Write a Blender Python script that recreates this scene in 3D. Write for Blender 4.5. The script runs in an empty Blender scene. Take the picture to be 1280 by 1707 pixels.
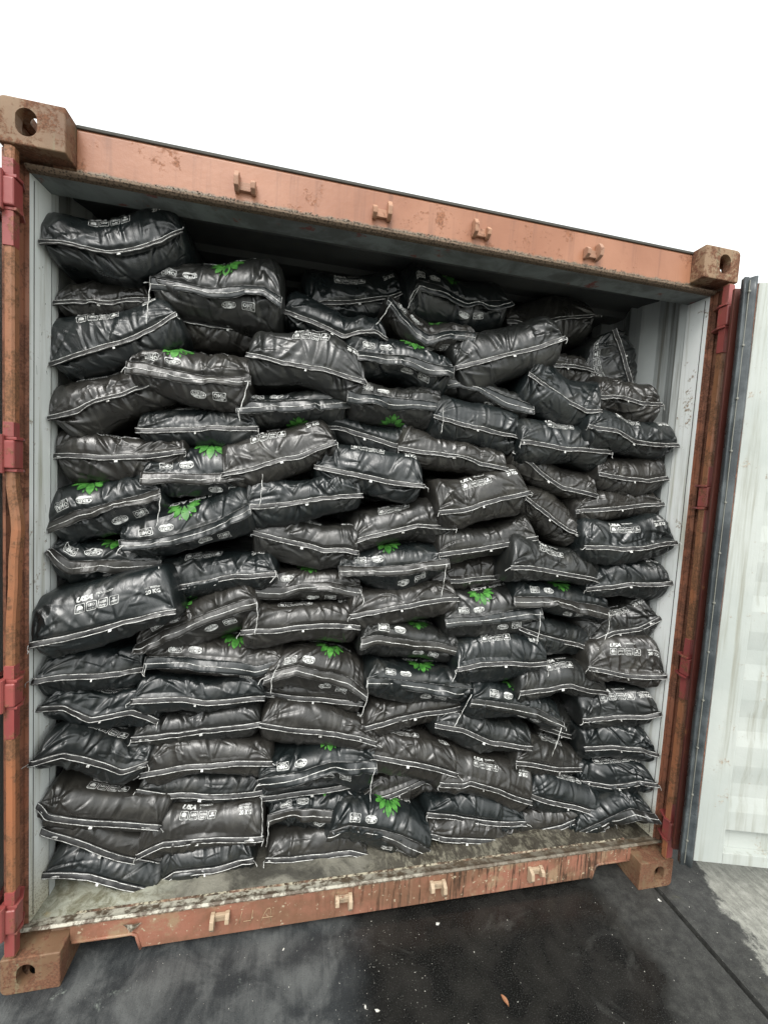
import bpy, bmesh, math, random
import numpy as np
from mathutils import Vector, Matrix
R = math.radians
sc = bpy.context.scene
COL = sc.collection

# ------------------------------------------------------------------ camera
cd = bpy.data.cameras.new("camera"); cam = bpy.data.objects.new("camera", cd); COL.objects.link(cam)
_r = np.array([.0722, -.2026, .0511]); _a = np.linalg.norm(_r); _k = _r / _a
_K = np.array([[0, -_k[2], _k[1]], [_k[2], 0, -_k[0]], [-_k[1], _k[0], 0]])
_M = (np.eye(3) + math.sin(_a) * _K + (1 - math.cos(_a)) * _K @ _K) @ np.array([[1., 0, 0], [0, 0, -1], [0, 1, 0]])
_m = np.eye(4); _m[:3, 0] = _M[0]; _m[:3, 1] = -_M[1]; _m[:3, 2] = -_M[2]; _m[:3, 3] = (.8246, -1.3487, 1.6233)
cam.matrix_world = Matrix(_m.tolist())
cd.sensor_width = 36; cd.lens = 689. / 1707. * 36; cd.clip_start = .02; cd.clip_end = 2000
sc.camera = cam

# ------------------------------------------------------------------ sky, sun, exposure
w = bpy.data.worlds.new("World"); sc.world = w; w.use_nodes = True
nt = w.node_tree; nt.nodes.clear()
out = nt.nodes.new("ShaderNodeOutputWorld"); bg = nt.nodes.new("ShaderNodeBackground")
sky = nt.nodes.new("ShaderNodeTexSky"); sky.sky_type = 'NISHITA'; sky.sun_disc = False
SUN_EL, SUN_ROT = R(52), R(200)
sky.sun_elevation = SUN_EL; sky.sun_rotation = SUN_ROT; sky.air_density = 1.0; sky.dust_density = 6.0; sky.ozone_density = .5
hs = nt.nodes.new("ShaderNodeHueSaturation"); hs.inputs['Saturation'].default_value = .12; hs.inputs['Value'].default_value = 1.0
mixw = nt.nodes.new("ShaderNodeMix"); mixw.data_type = 'RGBA'; mixw.inputs[0].default_value = .55
mixw.inputs[7].default_value = (9.35, 9.75, 9.65, 1)      # even white cloud cover
nt.links.new(sky.outputs[0], hs.inputs['Color']); nt.links.new(hs.outputs[0], mixw.inputs[6])
nt.links.new(mixw.outputs[2], bg.inputs[0]); bg.inputs[1].default_value = .13
nt.links.new(bg.outputs[0], out.inputs[0])
sd = bpy.data.lights.new("sun", 'SUN'); sd.energy = 1.0; sd.angle = R(22); sd.color = (1, .97, .92)
so = bpy.data.objects.new("sun", sd); COL.objects.link(so)
so.rotation_euler = Vector((math.sin(SUN_ROT) * math.cos(SUN_EL), math.cos(SUN_ROT) * math.cos(SUN_EL), math.sin(SUN_EL))).to_track_quat('Z', 'Y').to_euler()
sc.view_settings.view_transform = 'Standard'; sc.view_settings.look = 'None'
sc.view_settings.exposure = .82; sc.view_settings.gamma = 1

# ------------------------------------------------------------------ tagging helpers
def tag(o, label=None, cat=None, group=None, kind=None):
    if label: o['label'] = label
    if cat: o['category'] = cat
    if group: o['group'] = group
    if kind: o['kind'] = kind
    return o
def empty(name, loc=(0, 0, 0)):
    o = bpy.data.objects.new(name, None); COL.objects.link(o); o.location = loc; o.empty_display_size = .1; return o

class MB:
    """collects verts and faces; builds ONE mesh object"""
    def __init__(s): s.v = []; s.f = []; s.sm = []
    def add(s, v, f, smooth=False):
        n = len(s.v); s.v += [tuple(map(float, p)) for p in v]
        s.f += [tuple(i + n for i in q) for q in f]; s.sm += [smooth] * len(f)
    def box(s, x0, x1, y0, y1, z0, z1):
        v = [(x0, y0, z0), (x1, y0, z0), (x1, y1, z0), (x0, y1, z0), (x0, y0, z1), (x1, y0, z1), (x1, y1, z1), (x0, y1, z1)]
        s.add(v, [(0, 3, 2, 1), (4, 5, 6, 7), (0, 1, 5, 4), (1, 2, 6, 5), (2, 3, 7, 6), (3, 0, 4, 7)])
    def tube(s, pts, r, n=6, cap=True):
        P = np.array(pts, float); m = len(P); T = np.gradient(P, axis=0); T /= np.linalg.norm(T, axis=1)[:, None] + 1e-9
        ref = np.array([0, 1., 0]) if abs(T[0][1]) < .9 else np.array([1., 0, 0])
        A = np.cross(T, ref); A /= np.linalg.norm(A, axis=1)[:, None] + 1e-9; Bv = np.cross(T, A)
        rr = np.broadcast_to(np.asarray(r, float), (m,))
        v = []
        for k in range(n):
            t = 2 * math.pi * k / n
            v.append(P + (A * math.cos(t) + Bv * math.sin(t)) * rr[:, None])
        v = np.stack(v, 1).reshape(-1, 3)
        f = [(i * n + k, i * n + (k + 1) % n, (i + 1) * n + (k + 1) % n, (i + 1) * n + k) for i in range(m - 1) for k in range(n)]
        if cap: f += [tuple(range(n))[::-1], tuple((m - 1) * n + k for k in range(n))]
        s.add(v, f, True)
    def prism(s, poly, axis, a, b):
        """poly: 2-D outline; axis: 'z' (poly=x,y), 'y' (poly=x,z), 'x' (poly=y,z)"""
        n = len(poly)
        def P(p, t): return {'z': (p[0], p[1], t), 'y': (p[0], t, p[1]), 'x': (t, p[0], p[1])}[axis]
        v = [P(p, a) for p in poly] + [P(p, b) for p in poly]
        s.add(v, [tuple(range(n))[::-1], tuple(range(n, 2 * n))] + [(i, (i + 1) % n, n + (i + 1) % n, n + i) for i in range(n)])
    def mesh(s, name):
        me = bpy.data.meshes.new(name); me.from_pydata(s.v, [], s.f)
        me.polygons.foreach_set('use_smooth', s.sm); me.update(); return me
    def build(s, name, mat, parent=None, bevel=0, seg=2, fix=True):
        me = s.mesh(name)
        if fix:
            bm = bmesh.new(); bm.from_mesh(me); bmesh.ops.recalc_face_normals(bm, faces=bm.faces)
            if bevel:
                es = [e for e in bm.edges if len(e.link_faces) == 2 and e.calc_face_angle(0) > .5]
                bmesh.ops.bevel(bm, geom=es, offset=bevel, segments=seg, affect='EDGES', profile=.6, clamp_overlap=True)
            bm.to_mesh(me); bm.free()
        me.materials.append(mat)
        o = bpy.data.objects.new(name, me); COL.objects.link(o)
        if parent: o.parent = parent; o.matrix_parent_inverse = Matrix.Translation(parent_loc(parent)).inverted()
        return o
def parent_loc(p):
    v = Vector((0, 0, 0))
    while p: v += p.location + p.matrix_parent_inverse.to_translation(); p = p.parent
    return v
def apply_bool(o, cutter):
    m = o.modifiers.new("b", 'BOOLEAN'); m.operation = 'DIFFERENCE'; m.object = cutter; m.solver = 'EXACT'
    dg = bpy.context.evaluated_depsgraph_get(); dg.update()
    me = bpy.data.meshes.new_from_object(o.evaluated_get(dg)); o.modifiers.clear()
    old = o.data; o.data = me; bpy.data.meshes.remove(old)
    cm = cutter.data; bpy.data.objects.remove(cutter); bpy.data.meshes.remove(cm)

# ------------------------------------------------------------------ materials
class N:
    def __init__(s, name):
        s.m = bpy.data.materials.new(name); s.m.use_nodes = True; s.t = s.m.node_tree
        s.b = s.t.nodes['Principled BSDF']; s.co = s.t.nodes.new('ShaderNodeTexCoord'); s.obj = s.co.outputs['Object']
    def n(s, ty, **k):
        x = s.t.nodes.new(ty)
        for a, v in k.items(): setattr(x, a, v)
        return x
    def l(s, a, b): s.t.links.new(a, b)
    def mp(s, scale=(1, 1, 1), rot=(0, 0, 0), vec=None):
        x = s.n('ShaderNodeMapping'); x.inputs['Scale'].default_value = scale; x.inputs['Rotation'].default_value = rot
        s.l(vec or s.obj, x.inputs[0]); return x.outputs[0]
    def noise(s, scale, detail=5, rough=.6, dist=0, vec=None):
        x = s.n('ShaderNodeTexNoise'); x.inputs['Scale'].default_value = scale; x.inputs['Detail'].default_value = detail
        x.inputs['Roughness'].default_value = rough; x.inputs['Distortion'].default_value = dist
        s.l(vec or s.obj, x.inputs['Vector']); return x.outputs[0]
    def voro(s, scale, feature='F1', vec=None, rnd=1):
        x = s.n('ShaderNodeTexVoronoi'); x.feature = feature; x.inputs['Scale'].default_value = scale
        x.inputs['Randomness'].default_value = rnd; s.l(vec or s.obj, x.inputs['Vector']); return x.outputs[0]
    def ramp(s, fac, a, b, c0=0., c1=1.):
        x = s.n('ShaderNodeMapRange'); x.interpolation_type = 'SMOOTHSTEP'
        for i, v in ((1, a), (2, b), (3, c0), (4, c1)): x.inputs[i].default_value = v
        s.l(fac, x.inputs[0]); return x.outputs[0]
    def math(s, op, a, b=None, clamp=False):
        x = s.n('ShaderNodeMath', operation=op, use_clamp=clamp)
        for i, v in enumerate((a, b)):
            if v is None: continue
            if isinstance(v, (int, float)): x.inputs[i].default_value = v
            else: s.l(v, x.inputs[i])
        return x.outputs[0]
    def mix(s, fac, a, b):
        x = s.n('ShaderNodeMix', data_type='RGBA')
        for i, v in ((0, fac), (6, a), (7, b)):
            if isinstance(v, (int, float)): x.inputs[i].default_value = v
            elif isinstance(v, tuple): x.inputs[i].default_value = (*v[:3], 1)
            else: s.l(v, x.inputs[i])
        return x.outputs[2]
    def xyz(s):
        x = s.n('ShaderNodeSeparateXYZ'); s.l(s.obj, x.inputs[0]); return x.outputs
    def bump(s, h, strength=.5, dist=.01, prev=None):
        x = s.n('ShaderNodeBump'); x.inputs['Strength'].default_value = strength; x.inputs['Distance'].default_value = dist
        s.l(h, x.inputs['Height'])
        if prev: s.l(prev, x.inputs['Normal'])
        return x.outputs[0]
    def fin(s, col, rough=.5, nrm=None, metal=0, spec=.5):
        b = s.b
        for k, v in (('Base Color', col), ('Roughness', rough), ('Metallic', metal), ('Specular IOR Level', spec)):
            if isinstance(v, (int, float)): b.inputs[k].default_value = v
            elif isinstance(v, tuple): b.inputs[k].default_value = (*v[:3], 1)
            else: s.l(v, b.inputs[k])
        if nrm: s.l(nrm, b.inputs['Normal'])
        return s.m

def paint(name, base, base2, rust=(.13, .055, .022), rustamt=.5, rough=.5, bottom=None, streak=True, dirt=(.12, .11, .085), dirtamt=.35):
    m = N(name)
    big = m.noise(2.3, 4, .6); mid = m.noise(11, 8, .72); fine = m.noise(90, 4, .6)
    c = m.mix(m.ramp(big, .35, .65), base, base2)
    st = m.noise(1, 5, .6, .2, vec=m.mp((34, 34, 1.6)))
    if streak: c = m.mix(m.math('MULTIPLY', m.ramp(st, .5, .75), .4 * dirtamt / .35), c, dirt)
    mask = m.ramp(m.math('ADD', mid, m.math('MULTIPLY', fine, .35)), .95 - rustamt * .32, 1.05 - rustamt * .32)
    c = m.mix(mask, c, m.mix(m.ramp(m.noise(160, 3, .6), .35, .65), rust, tuple(x * 1.9 for x in rust)))
    if bottom:                       # (z where wear starts, z where it is full, colour a, colour b)
        z = m.xyz()[2]
        e = m.ramp(m.math('ADD', z, m.math('MULTIPLY', m.math('SUBTRACT', m.noise(30, 6, .7), .5), .03)), bottom[0], bottom[1])
        sp = m.ramp(m.voro(170), .25, .5)
        c = m.mix(e, c, m.mix(sp, bottom[2], bottom[3]))
    h = m.math('ADD', m.math('MULTIPLY', mask, .5), m.math('MULTIPLY', m.noise(60, 5, .6), .6))
    nb = m.bump(h, .35, .003)
    r = m.math('ADD', m.math('MULTIPLY', mask, .3), rough)
    return m.fin(c, r, m.bump(m.noise(4, 2, .5), .25, .02, nb))
SACKS = [
 (1,'A',[(0.046,2.29),(0.127,2.293),(0.168,2.289),(0.216,2.286),(0.265,2.301),(0.315,2.323),(0.365,2.35),(0.419,2.396)],0.128,0.054,(0.115,0.14),'',0,13),
 (2,'A',[(0.047,2.138),(0.097,2.156),(0.198,2.17),(0.306,2.205)],0.081,0.035,(0.18,0.22),'n',0,12),
 (3,'B',[(0.323,2.23),(0.412,2.228),(0.505,2.219),(0.6,2.237),(0.678,2.248),(0.734,2.224)],0.134,0.078,(0.17,0.17),'h',1,15),
 (4,'A',[(0.826,2.297),(0.876,2.322),(0.999,2.346),(1.131,2.379),(1.216,2.408)],0.13,0.06,(0.34,0.34),'u',2,16),
 (5,'A',[(0.743,2.239),(0.841,2.21),(0.914,2.189),(0.964,2.172),(1.015,2.194),(1.077,2.202),(1.122,2.178)],0.08,0.028,(0.24,0.24),'n',2,15),
 (6,'B',[(1.216,2.331),(1.257,2.42),(1.348,2.406),(1.462,2.37),(1.548,2.382),(1.652,2.406)],0.125,0.089,(0.3,0.3),'',3,13),
 (7,'B',[(1.125,2.321),(1.176,2.257),(1.231,2.219),(1.286,2.194),(1.353,2.217),(1.469,2.215)],0.079,0.012,(0.24,0.24),'',3,12),
 (8,'B',[(0.973,2.089),(1.067,2.085),(1.205,2.09),(1.291,2.07),(1.381,2.069)],0.096,0.058,(0.2,0.2),'h',3,11),
 (9,'A',[(0.637,2.036),(0.745,2.028),(0.885,2.023),(1.039,1.998)],0.114,0.077,(0.16,0.16),'',2,14),
 (10,'A',[(1.399,2.1),(1.489,2.126),(1.627,2.172),(1.739,2.216),(1.824,2.253)],0.116,0.092,(0.19,0.19),'n',4,12),
 (11,'A',[(1.679,2.371),(1.757,2.364),(1.912,2.403),(2.096,2.449)],0.098,0.103,(0.36,0.36),'n',5,13),
 (12,'A',[(2.257,2.139),(2.224,2.205),(2.194,2.278),(2.143,2.355)],0.129,0.084,(0.3,0.3),'',6,12),
 (13,'A',[(1.82,2.18),(1.883,2.185),(1.985,2.196),(2.075,2.191)],0.059,0.103,(0.3,0.3),'n',5,12),
 (14,'A',[(1.713,2.103),(1.814,2.056),(1.89,2.016),(1.972,1.984),(2.04,1.986)],0.142,0.094,(0.2,0.2),'n',5,11),
 (15,'A',[(2.06,2.061),(2.175,2.065),(2.25,2.044),(2.339,2.047)],0.086,0.079,(0.22,0.22),'n',6,11),
 (16,'A',[(1.97,1.917),(2.084,1.904),(2.185,1.872),(2.284,1.865),(2.386,1.867)],0.089,0.068,(0.16,0.145),'u',6,10),
 (17,'A',[(1.68,1.835),(1.803,1.828),(1.908,1.821),(2.107,1.826)],0.107,0.073,(0.18,0.18),'',5,10),
 (18,'A',[(1.32,1.903),(1.422,1.887),(1.544,1.869),(1.602,1.86),(1.698,1.851)],0.099,0.072,(0.2,0.2),'n',4,10),
 (19,'B',[(1.347,2.026),(1.429,2.04),(1.52,2.023),(1.641,1.989),(1.747,1.965)],0.057,0.044,(0.24,0.24),'',4,11),
 (20,'B',[(0.986,1.932),(1.076,1.932),(1.163,1.932),(1.262,1.932),(1.354,1.934)],0.088,0.078,(0.2,0.2),'lf',3,10),
 (21,'B',[(0.605,1.849),(0.65,1.87),(0.82,1.89),(0.921,1.904),(0.988,1.924)],0.065,0.062,(0.2,0.2),'lf',2,13),
 (22,'B',[(0.268,1.951),(0.316,1.951),(0.378,1.939),(0.493,1.926),(0.574,1.934),(0.643,1.943)],0.104,0.067,(0.15,0.15),'h',1,13),
 (23,'A',[(0.387,2.166),(0.487,2.159),(0.589,2.168),(0.71,2.177)],0.05,0.075,(0.27,0.27),'n',1,14),
 (24,'A',[(0.046,1.946),(0.18,2.01),(0.251,2.041),(0.324,2.086),(0.4,2.138)],0.111,0.06,(0.16,0.16),'',0,11),
 (25,'A',[(0.047,1.78),(0.092,1.796),(0.173,1.845),(0.26,1.881),(0.372,1.935)],0.091,0.076,(0.16,0.18),'',0,10),
 (26,'A',[(0.047,1.665),(0.185,1.667),(0.326,1.684),(0.434,1.7)],0.06,0.083,(0.185,0.19),'u',0,9),
 (27,'A',[(0.284,1.766),(0.432,1.784),(0.55,1.792),(0.667,1.804)],0.073,0.066,(0.2,0.2),'',1,12),
 (28,'A',[(0.565,1.625),(0.62,1.643),(0.723,1.682),(0.832,1.725),(0.941,1.772)],0.1,0.062,(0.17,0.17),'',1,11),
 (29,'A',[(0.872,1.837),(0.978,1.832),(1.099,1.808),(1.191,1.787),(1.235,1.821)],0.042,0.058,(0.25,0.25),'n',2,12),
 (30,'A',[(0.88,1.679),(1.023,1.662),(1.135,1.645),(1.276,1.635)],0.095,0.067,(0.17,0.17),'',2,11),
 (31,'A',[(1.194,1.774),(1.347,1.762),(1.498,1.743),(1.635,1.723)],0.075,0.057,(0.2,0.2),'n',3,9),
 (32,'A',[(1.677,1.795),(1.812,1.718),(1.916,1.663),(2.079,1.634)],0.084,0.048,(0.22,0.22),'n',5,9),
 (33,'A',[(2.064,1.733),(2.189,1.718),(2.308,1.71),(2.387,1.73)],0.096,0.066,(0.2,0.18),'n',6,9),
 (34,'A',[(1.989,1.565),(2.215,1.592),(2.388,1.616)],0.045,0.056,(0.22,0.195),'n',6,8),
 (35,'A',[(2.002,1.419),(2.09,1.426),(2.222,1.422),(2.383,1.459)],0.101,0.07,(0.16,0.1),'u',6,7),
 (36,'A',[(1.75,1.604),(1.856,1.546),(1.951,1.483),(2.03,1.452)],0.089,0.066,(0.22,0.22),'n',5,8),
 (37,'A',[(1.347,1.539),(1.465,1.56),(1.613,1.605),(1.722,1.634)],0.103,0.086,(0.15,0.15),'u',4,9),
 (38,'A',[(1.03,1.408),(1.151,1.446),(1.27,1.476),(1.428,1.475)],0.092,0.07,(0.19,0.19),'u',3,8),
 (39,'A',[(0.673,1.432),(0.805,1.403),(0.917,1.38),(1.048,1.372)],0.073,0.09,(0.19,0.19),'',2,9),
 (40,'A',[(0.646,1.521),(0.799,1.543),(0.907,1.568),(1.05,1.586)],0.078,0.07,(0.17,0.17),'n',2,10),
 (41,'B',[(0.31,1.589),(0.441,1.595),(0.575,1.609),(0.698,1.636)],0.099,0.059,(0.18,0.18),'',1,10),
 (42,'B',[(0.047,1.414),(0.126,1.459),(0.254,1.498),(0.367,1.544)],0.098,0.069,(0.16,0.18),'',0,8),
 (43,'B',[(0.255,1.367),(0.324,1.367),(0.451,1.401),(0.556,1.438),(0.661,1.507)],0.115,0.05,(0.16,0.16),'h',1,9),
 (44,'B',[(0.048,1.333),(0.098,1.292),(0.201,1.292),(0.354,1.289)],0.071,0.067,(0.165,0.22),'h',0,7),
 (45,'A',[(0.316,1.247),(0.395,1.229),(0.516,1.251),(0.619,1.276),(0.754,1.287)],0.075,0.069,(0.19,0.19),'',1,8),
 (46,'B',[(0.644,1.205),(0.778,1.201),(0.945,1.22),(1.073,1.207)],0.078,0.056,(0.22,0.22),'',2,8),
 (47,'B',[(0.986,1.288),(1.077,1.282),(1.238,1.296),(1.41,1.325)],0.081,0.065,(0.18,0.18),'',3,7),
 (48,'A',[(1.373,1.371),(1.533,1.396),(1.65,1.419),(1.799,1.446)],0.072,0.068,(0.19,0.19),'n',4,8),
 (49,'A',[(1.373,1.238),(1.576,1.258),(1.721,1.273)],0.051,0.056,(0.26,0.26),'n',4,7),
 (50,'A',[(1.662,1.334),(1.77,1.331),(1.913,1.306),(2.073,1.282),(2.133,1.268)],0.102,0.057,(0.17,0.17),'u',5,7),
 (51,'A',[(2.06,1.236),(2.211,1.261),(2.331,1.275),(2.385,1.285)],0.079,0.074,(0.2,0.11),'',6,6),
 (52,'A',[(1.037,1.127),(1.124,1.143),(1.222,1.166),(1.328,1.183),(1.462,1.195)],0.061,0.097,(0.18,0.18),'n',3,6),
 (53,'B',[(1.425,1.083),(1.575,1.087),(1.714,1.106),(1.849,1.123)],0.106,0.083,(0.2,0.2),'',4,6),
 (54,'B',[(1.717,1.167),(1.899,1.162),(2.052,1.14),(2.18,1.118)],0.076,0.054,(0.2,0.2),'h',5,6),
 (55,'A',[(2.115,0.977),(2.214,1.034),(2.311,1.063),(2.384,1.12)],0.079,0.099,(0.24,0.15),'u',6,5),
 (56,'A',[(1.759,1.06),(1.876,1.024),(2.011,0.987),(2.167,0.942)],0.059,0.063,(0.22,0.22),'n',5,5),
 (57,'A',[(2.086,0.891),(2.23,0.873),(2.309,0.875),(2.384,0.887)],0.125,0.063,(0.18,0.08),'u',6,4),
 (58,'A',[(0.048,1.081),(0.175,1.108),(0.288,1.138),(0.437,1.174)],0.133,0.061,(0.07,0.11),'u',0,6),
 (59,'B',[(0.303,0.992),(0.388,1.048),(0.522,1.107),(0.692,1.176)],0.079,0.092,(0.18,0.18),'',1,7),
 (60,'A',[(0.647,1.079),(0.782,1.084),(0.93,1.089),(1.072,1.08)],0.07,0.081,(0.18,0.18),'',2,7),
 (61,'B',[(1.082,1.012),(1.133,1.019),(1.259,1.006),(1.39,0.979),(1.495,0.946)],0.061,0.077,(0.19,0.19),'',3,5),
 (62,'A',[(1.477,0.916),(1.574,0.927),(1.713,0.928),(1.88,0.915)],0.085,0.086,(0.17,0.17),'',4,5),
 (63,'A',[(1.765,0.798),(1.899,0.805),(2.008,0.819),(2.103,0.788),(2.205,0.761)],0.083,0.067,(0.18,0.18),'u',5,4),
 (64,'A',[(2.105,0.64),(2.201,0.658),(2.337,0.696),(2.386,0.719)],0.097,0.084,(0.21,0.095),'u',6,3),
 (65,'A',[(0.048,0.958),(0.115,0.954),(0.206,0.936),(0.313,0.936)],0.045,0.071,(0.085,0.2),'n',0,5),
 (66,'B',[(0.326,0.951),(0.454,0.947),(0.595,0.929),(0.704,0.916),(0.785,0.934)],0.066,0.069,(0.19,0.19),'',1,6),
 (67,'B',[(0.734,0.888),(0.791,0.904),(0.845,0.913),(0.947,0.879),(1.04,0.854),(1.113,0.793)],0.083,0.084,(0.18,0.18),'',2,6),
 (68,'B',[(1.112,0.863),(1.184,0.855),(1.31,0.828),(1.477,0.796),(1.553,0.787)],0.069,0.068,(0.18,0.18),'',3,4),
 (69,'A',[(0.295,0.835),(0.457,0.825),(0.529,0.808),(0.728,0.807)],0.037,0.059,(0.19,0.19),'n',1,5),
 (70,'A',[(0.717,0.795),(0.869,0.776),(1.105,0.762)],0.024,0.057,(0.24,0.24),'n',2,5),
 (71,'A',[(0.048,0.854),(0.11,0.85),(0.18,0.795),(0.293,0.797),(0.365,0.742)],0.03,0.079,(0.11,0.2),'',0,4),
 (72,'A',[(0.285,0.681),(0.456,0.685),(0.599,0.696),(0.717,0.705)],0.036,0.077,(0.21,0.21),'n',1,4),
 (73,'A',[(0.725,0.707),(0.835,0.686),(0.951,0.667),(1.163,0.618)],0.047,0.1,(0.19,0.19),'w',2,4),
 (74,'A',[(1.122,0.672),(1.244,0.687),(1.373,0.7),(1.542,0.704)],0.027,0.084,(0.22,0.22),'n',3,3),
 (75,'B',[(1.548,0.749),(1.703,0.725),(1.851,0.688),(1.984,0.613)],0.074,0.067,(0.18,0.18),'',4,4),
 (76,'A',[(1.96,0.567),(2.09,0.509),(2.197,0.472)],0.117,0.046,(0.3,0.3),'w',5,3),
 (77,'A',[(1.419,0.658),(1.533,0.633),(1.659,0.574),(1.851,0.539)],0.023,0.073,(0.2,0.2),'n',4,3),
 (78,'A',[(2.132,0.498),(2.25,0.535),(2.323,0.547),(2.383,0.537)],0.037,0.077,(0.21,0.085),'n',6,2),
 (79,'A',[(0.046,0.696),(0.121,0.7),(0.178,0.665),(0.272,0.591),(0.341,0.605)],0.055,0.095,(0.08,0.18),'',0,3),
 (80,'A',[(0.319,0.553),(0.464,0.572),(0.642,0.574),(0.765,0.561)],0.034,0.077,(0.19,0.19),'n',1,3),
 (81,'A',[(0.305,0.479),(0.386,0.446),(0.552,0.418),(0.746,0.403)],0.004,0.063,(0.23,0.23),'n',1,2),
 (82,'B',[(0.726,0.487),(0.843,0.497),(0.989,0.525),(1.166,0.508)],0.065,0.102,(0.17,0.17),'',2,3),
 (83,'A',[(0.732,0.382),(0.967,0.394),(1.157,0.407)],0.004,0.071,(0.24,0.24),'n',2,2),
 (84,'A',[(1.101,0.541),(1.158,0.551),(1.33,0.519),(1.506,0.466)],0.063,0.094,(0.18,0.18),'',3,2),
 (85,'A',[(1.11,0.331),(1.229,0.337),(1.342,0.355),(1.404,0.382),(1.471,0.346)],0.033,0.08,(0.25,0.25),'n',3,1),
 (86,'A',[(1.437,0.438),(1.537,0.418),(1.566,0.426),(1.68,0.376),(1.866,0.295)],0.101,0.082,(0.17,0.17),'u',4,2),
 (87,'A',[(1.793,0.473),(2.001,0.417),(2.225,0.366)],0.051,0.073,(0.22,0.22),'',5,2),
 (88,'A',[(2.136,0.326),(2.234,0.344),(2.331,0.4),(2.384,0.406)],0.043,0.089,(0.23,0.07),'',6,1),
 (89,'A',[(1.879,0.308),(2.039,0.261),(2.157,0.234),(2.255,0.187)],0.081,0.063,(0.18,0.18),'',5,1),
 (90,'A',[(1.405,0.283),(1.655,0.223),(1.846,0.199)],0.033,0.072,(0.19,0.19),'n',4,1),
 (91,'A',[(1.404,0.209),(1.605,0.163),(1.764,0.13)],0.012,0.058,(0.17,0.17),'n',4,0),
 (92,'A',[(1.763,0.142),(1.906,0.142),(2.026,0.161),(2.153,0.204)],0.03,0.087,(0.19,0.19),'n',5,0),
 (93,'B',[(2.084,0.104),(2.185,0.176),(2.292,0.268),(2.388,0.257)],0.052,0.089,(0.17,0.065),'lf0',6,0),
 (94,'A',[(0.046,0.523),(0.067,0.482),(0.159,0.449),(0.309,0.389),(0.389,0.357)],0.042,0.072,(0.115,0.18),'',0,2),
 (95,'A',[(0.046,0.423),(0.127,0.373),(0.223,0.3),(0.304,0.244),(0.39,0.19)],-0.016,0.066,(0.135,0.2),'n',0,1),
 (96,'A',[(0.047,0.259),(0.177,0.235),(0.28,0.185),(0.392,0.121)],0.029,0.069,(0.14,0.16),'n',0,0),
 (97,'A',[(0.318,0.258),(0.402,0.298),(0.562,0.285),(0.744,0.277)],0.092,0.075,(0.18,0.18),'u',1,1),
 (98,'A',[(0.373,0.131),(0.441,0.17),(0.582,0.169),(0.71,0.193)],0.023,0.08,(0.18,0.18),'n',1,0),
 (99,'B',[(0.765,0.297),(0.929,0.311),(1.116,0.298)],0.041,0.084,(0.21,0.21),'',2,1),
 (100,'A',[(0.765,0.171),(0.985,0.156),(1.087,0.166),(1.154,0.144)],0.044,0.068,(0.19,0.19),'n',2,0),
 (101,'B',[(0.996,0.264),(1.063,0.278),(1.164,0.251),(1.276,0.212),(1.401,0.137)],0.085,0.085,(0.155,0.155),'',3,0),
]
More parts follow.
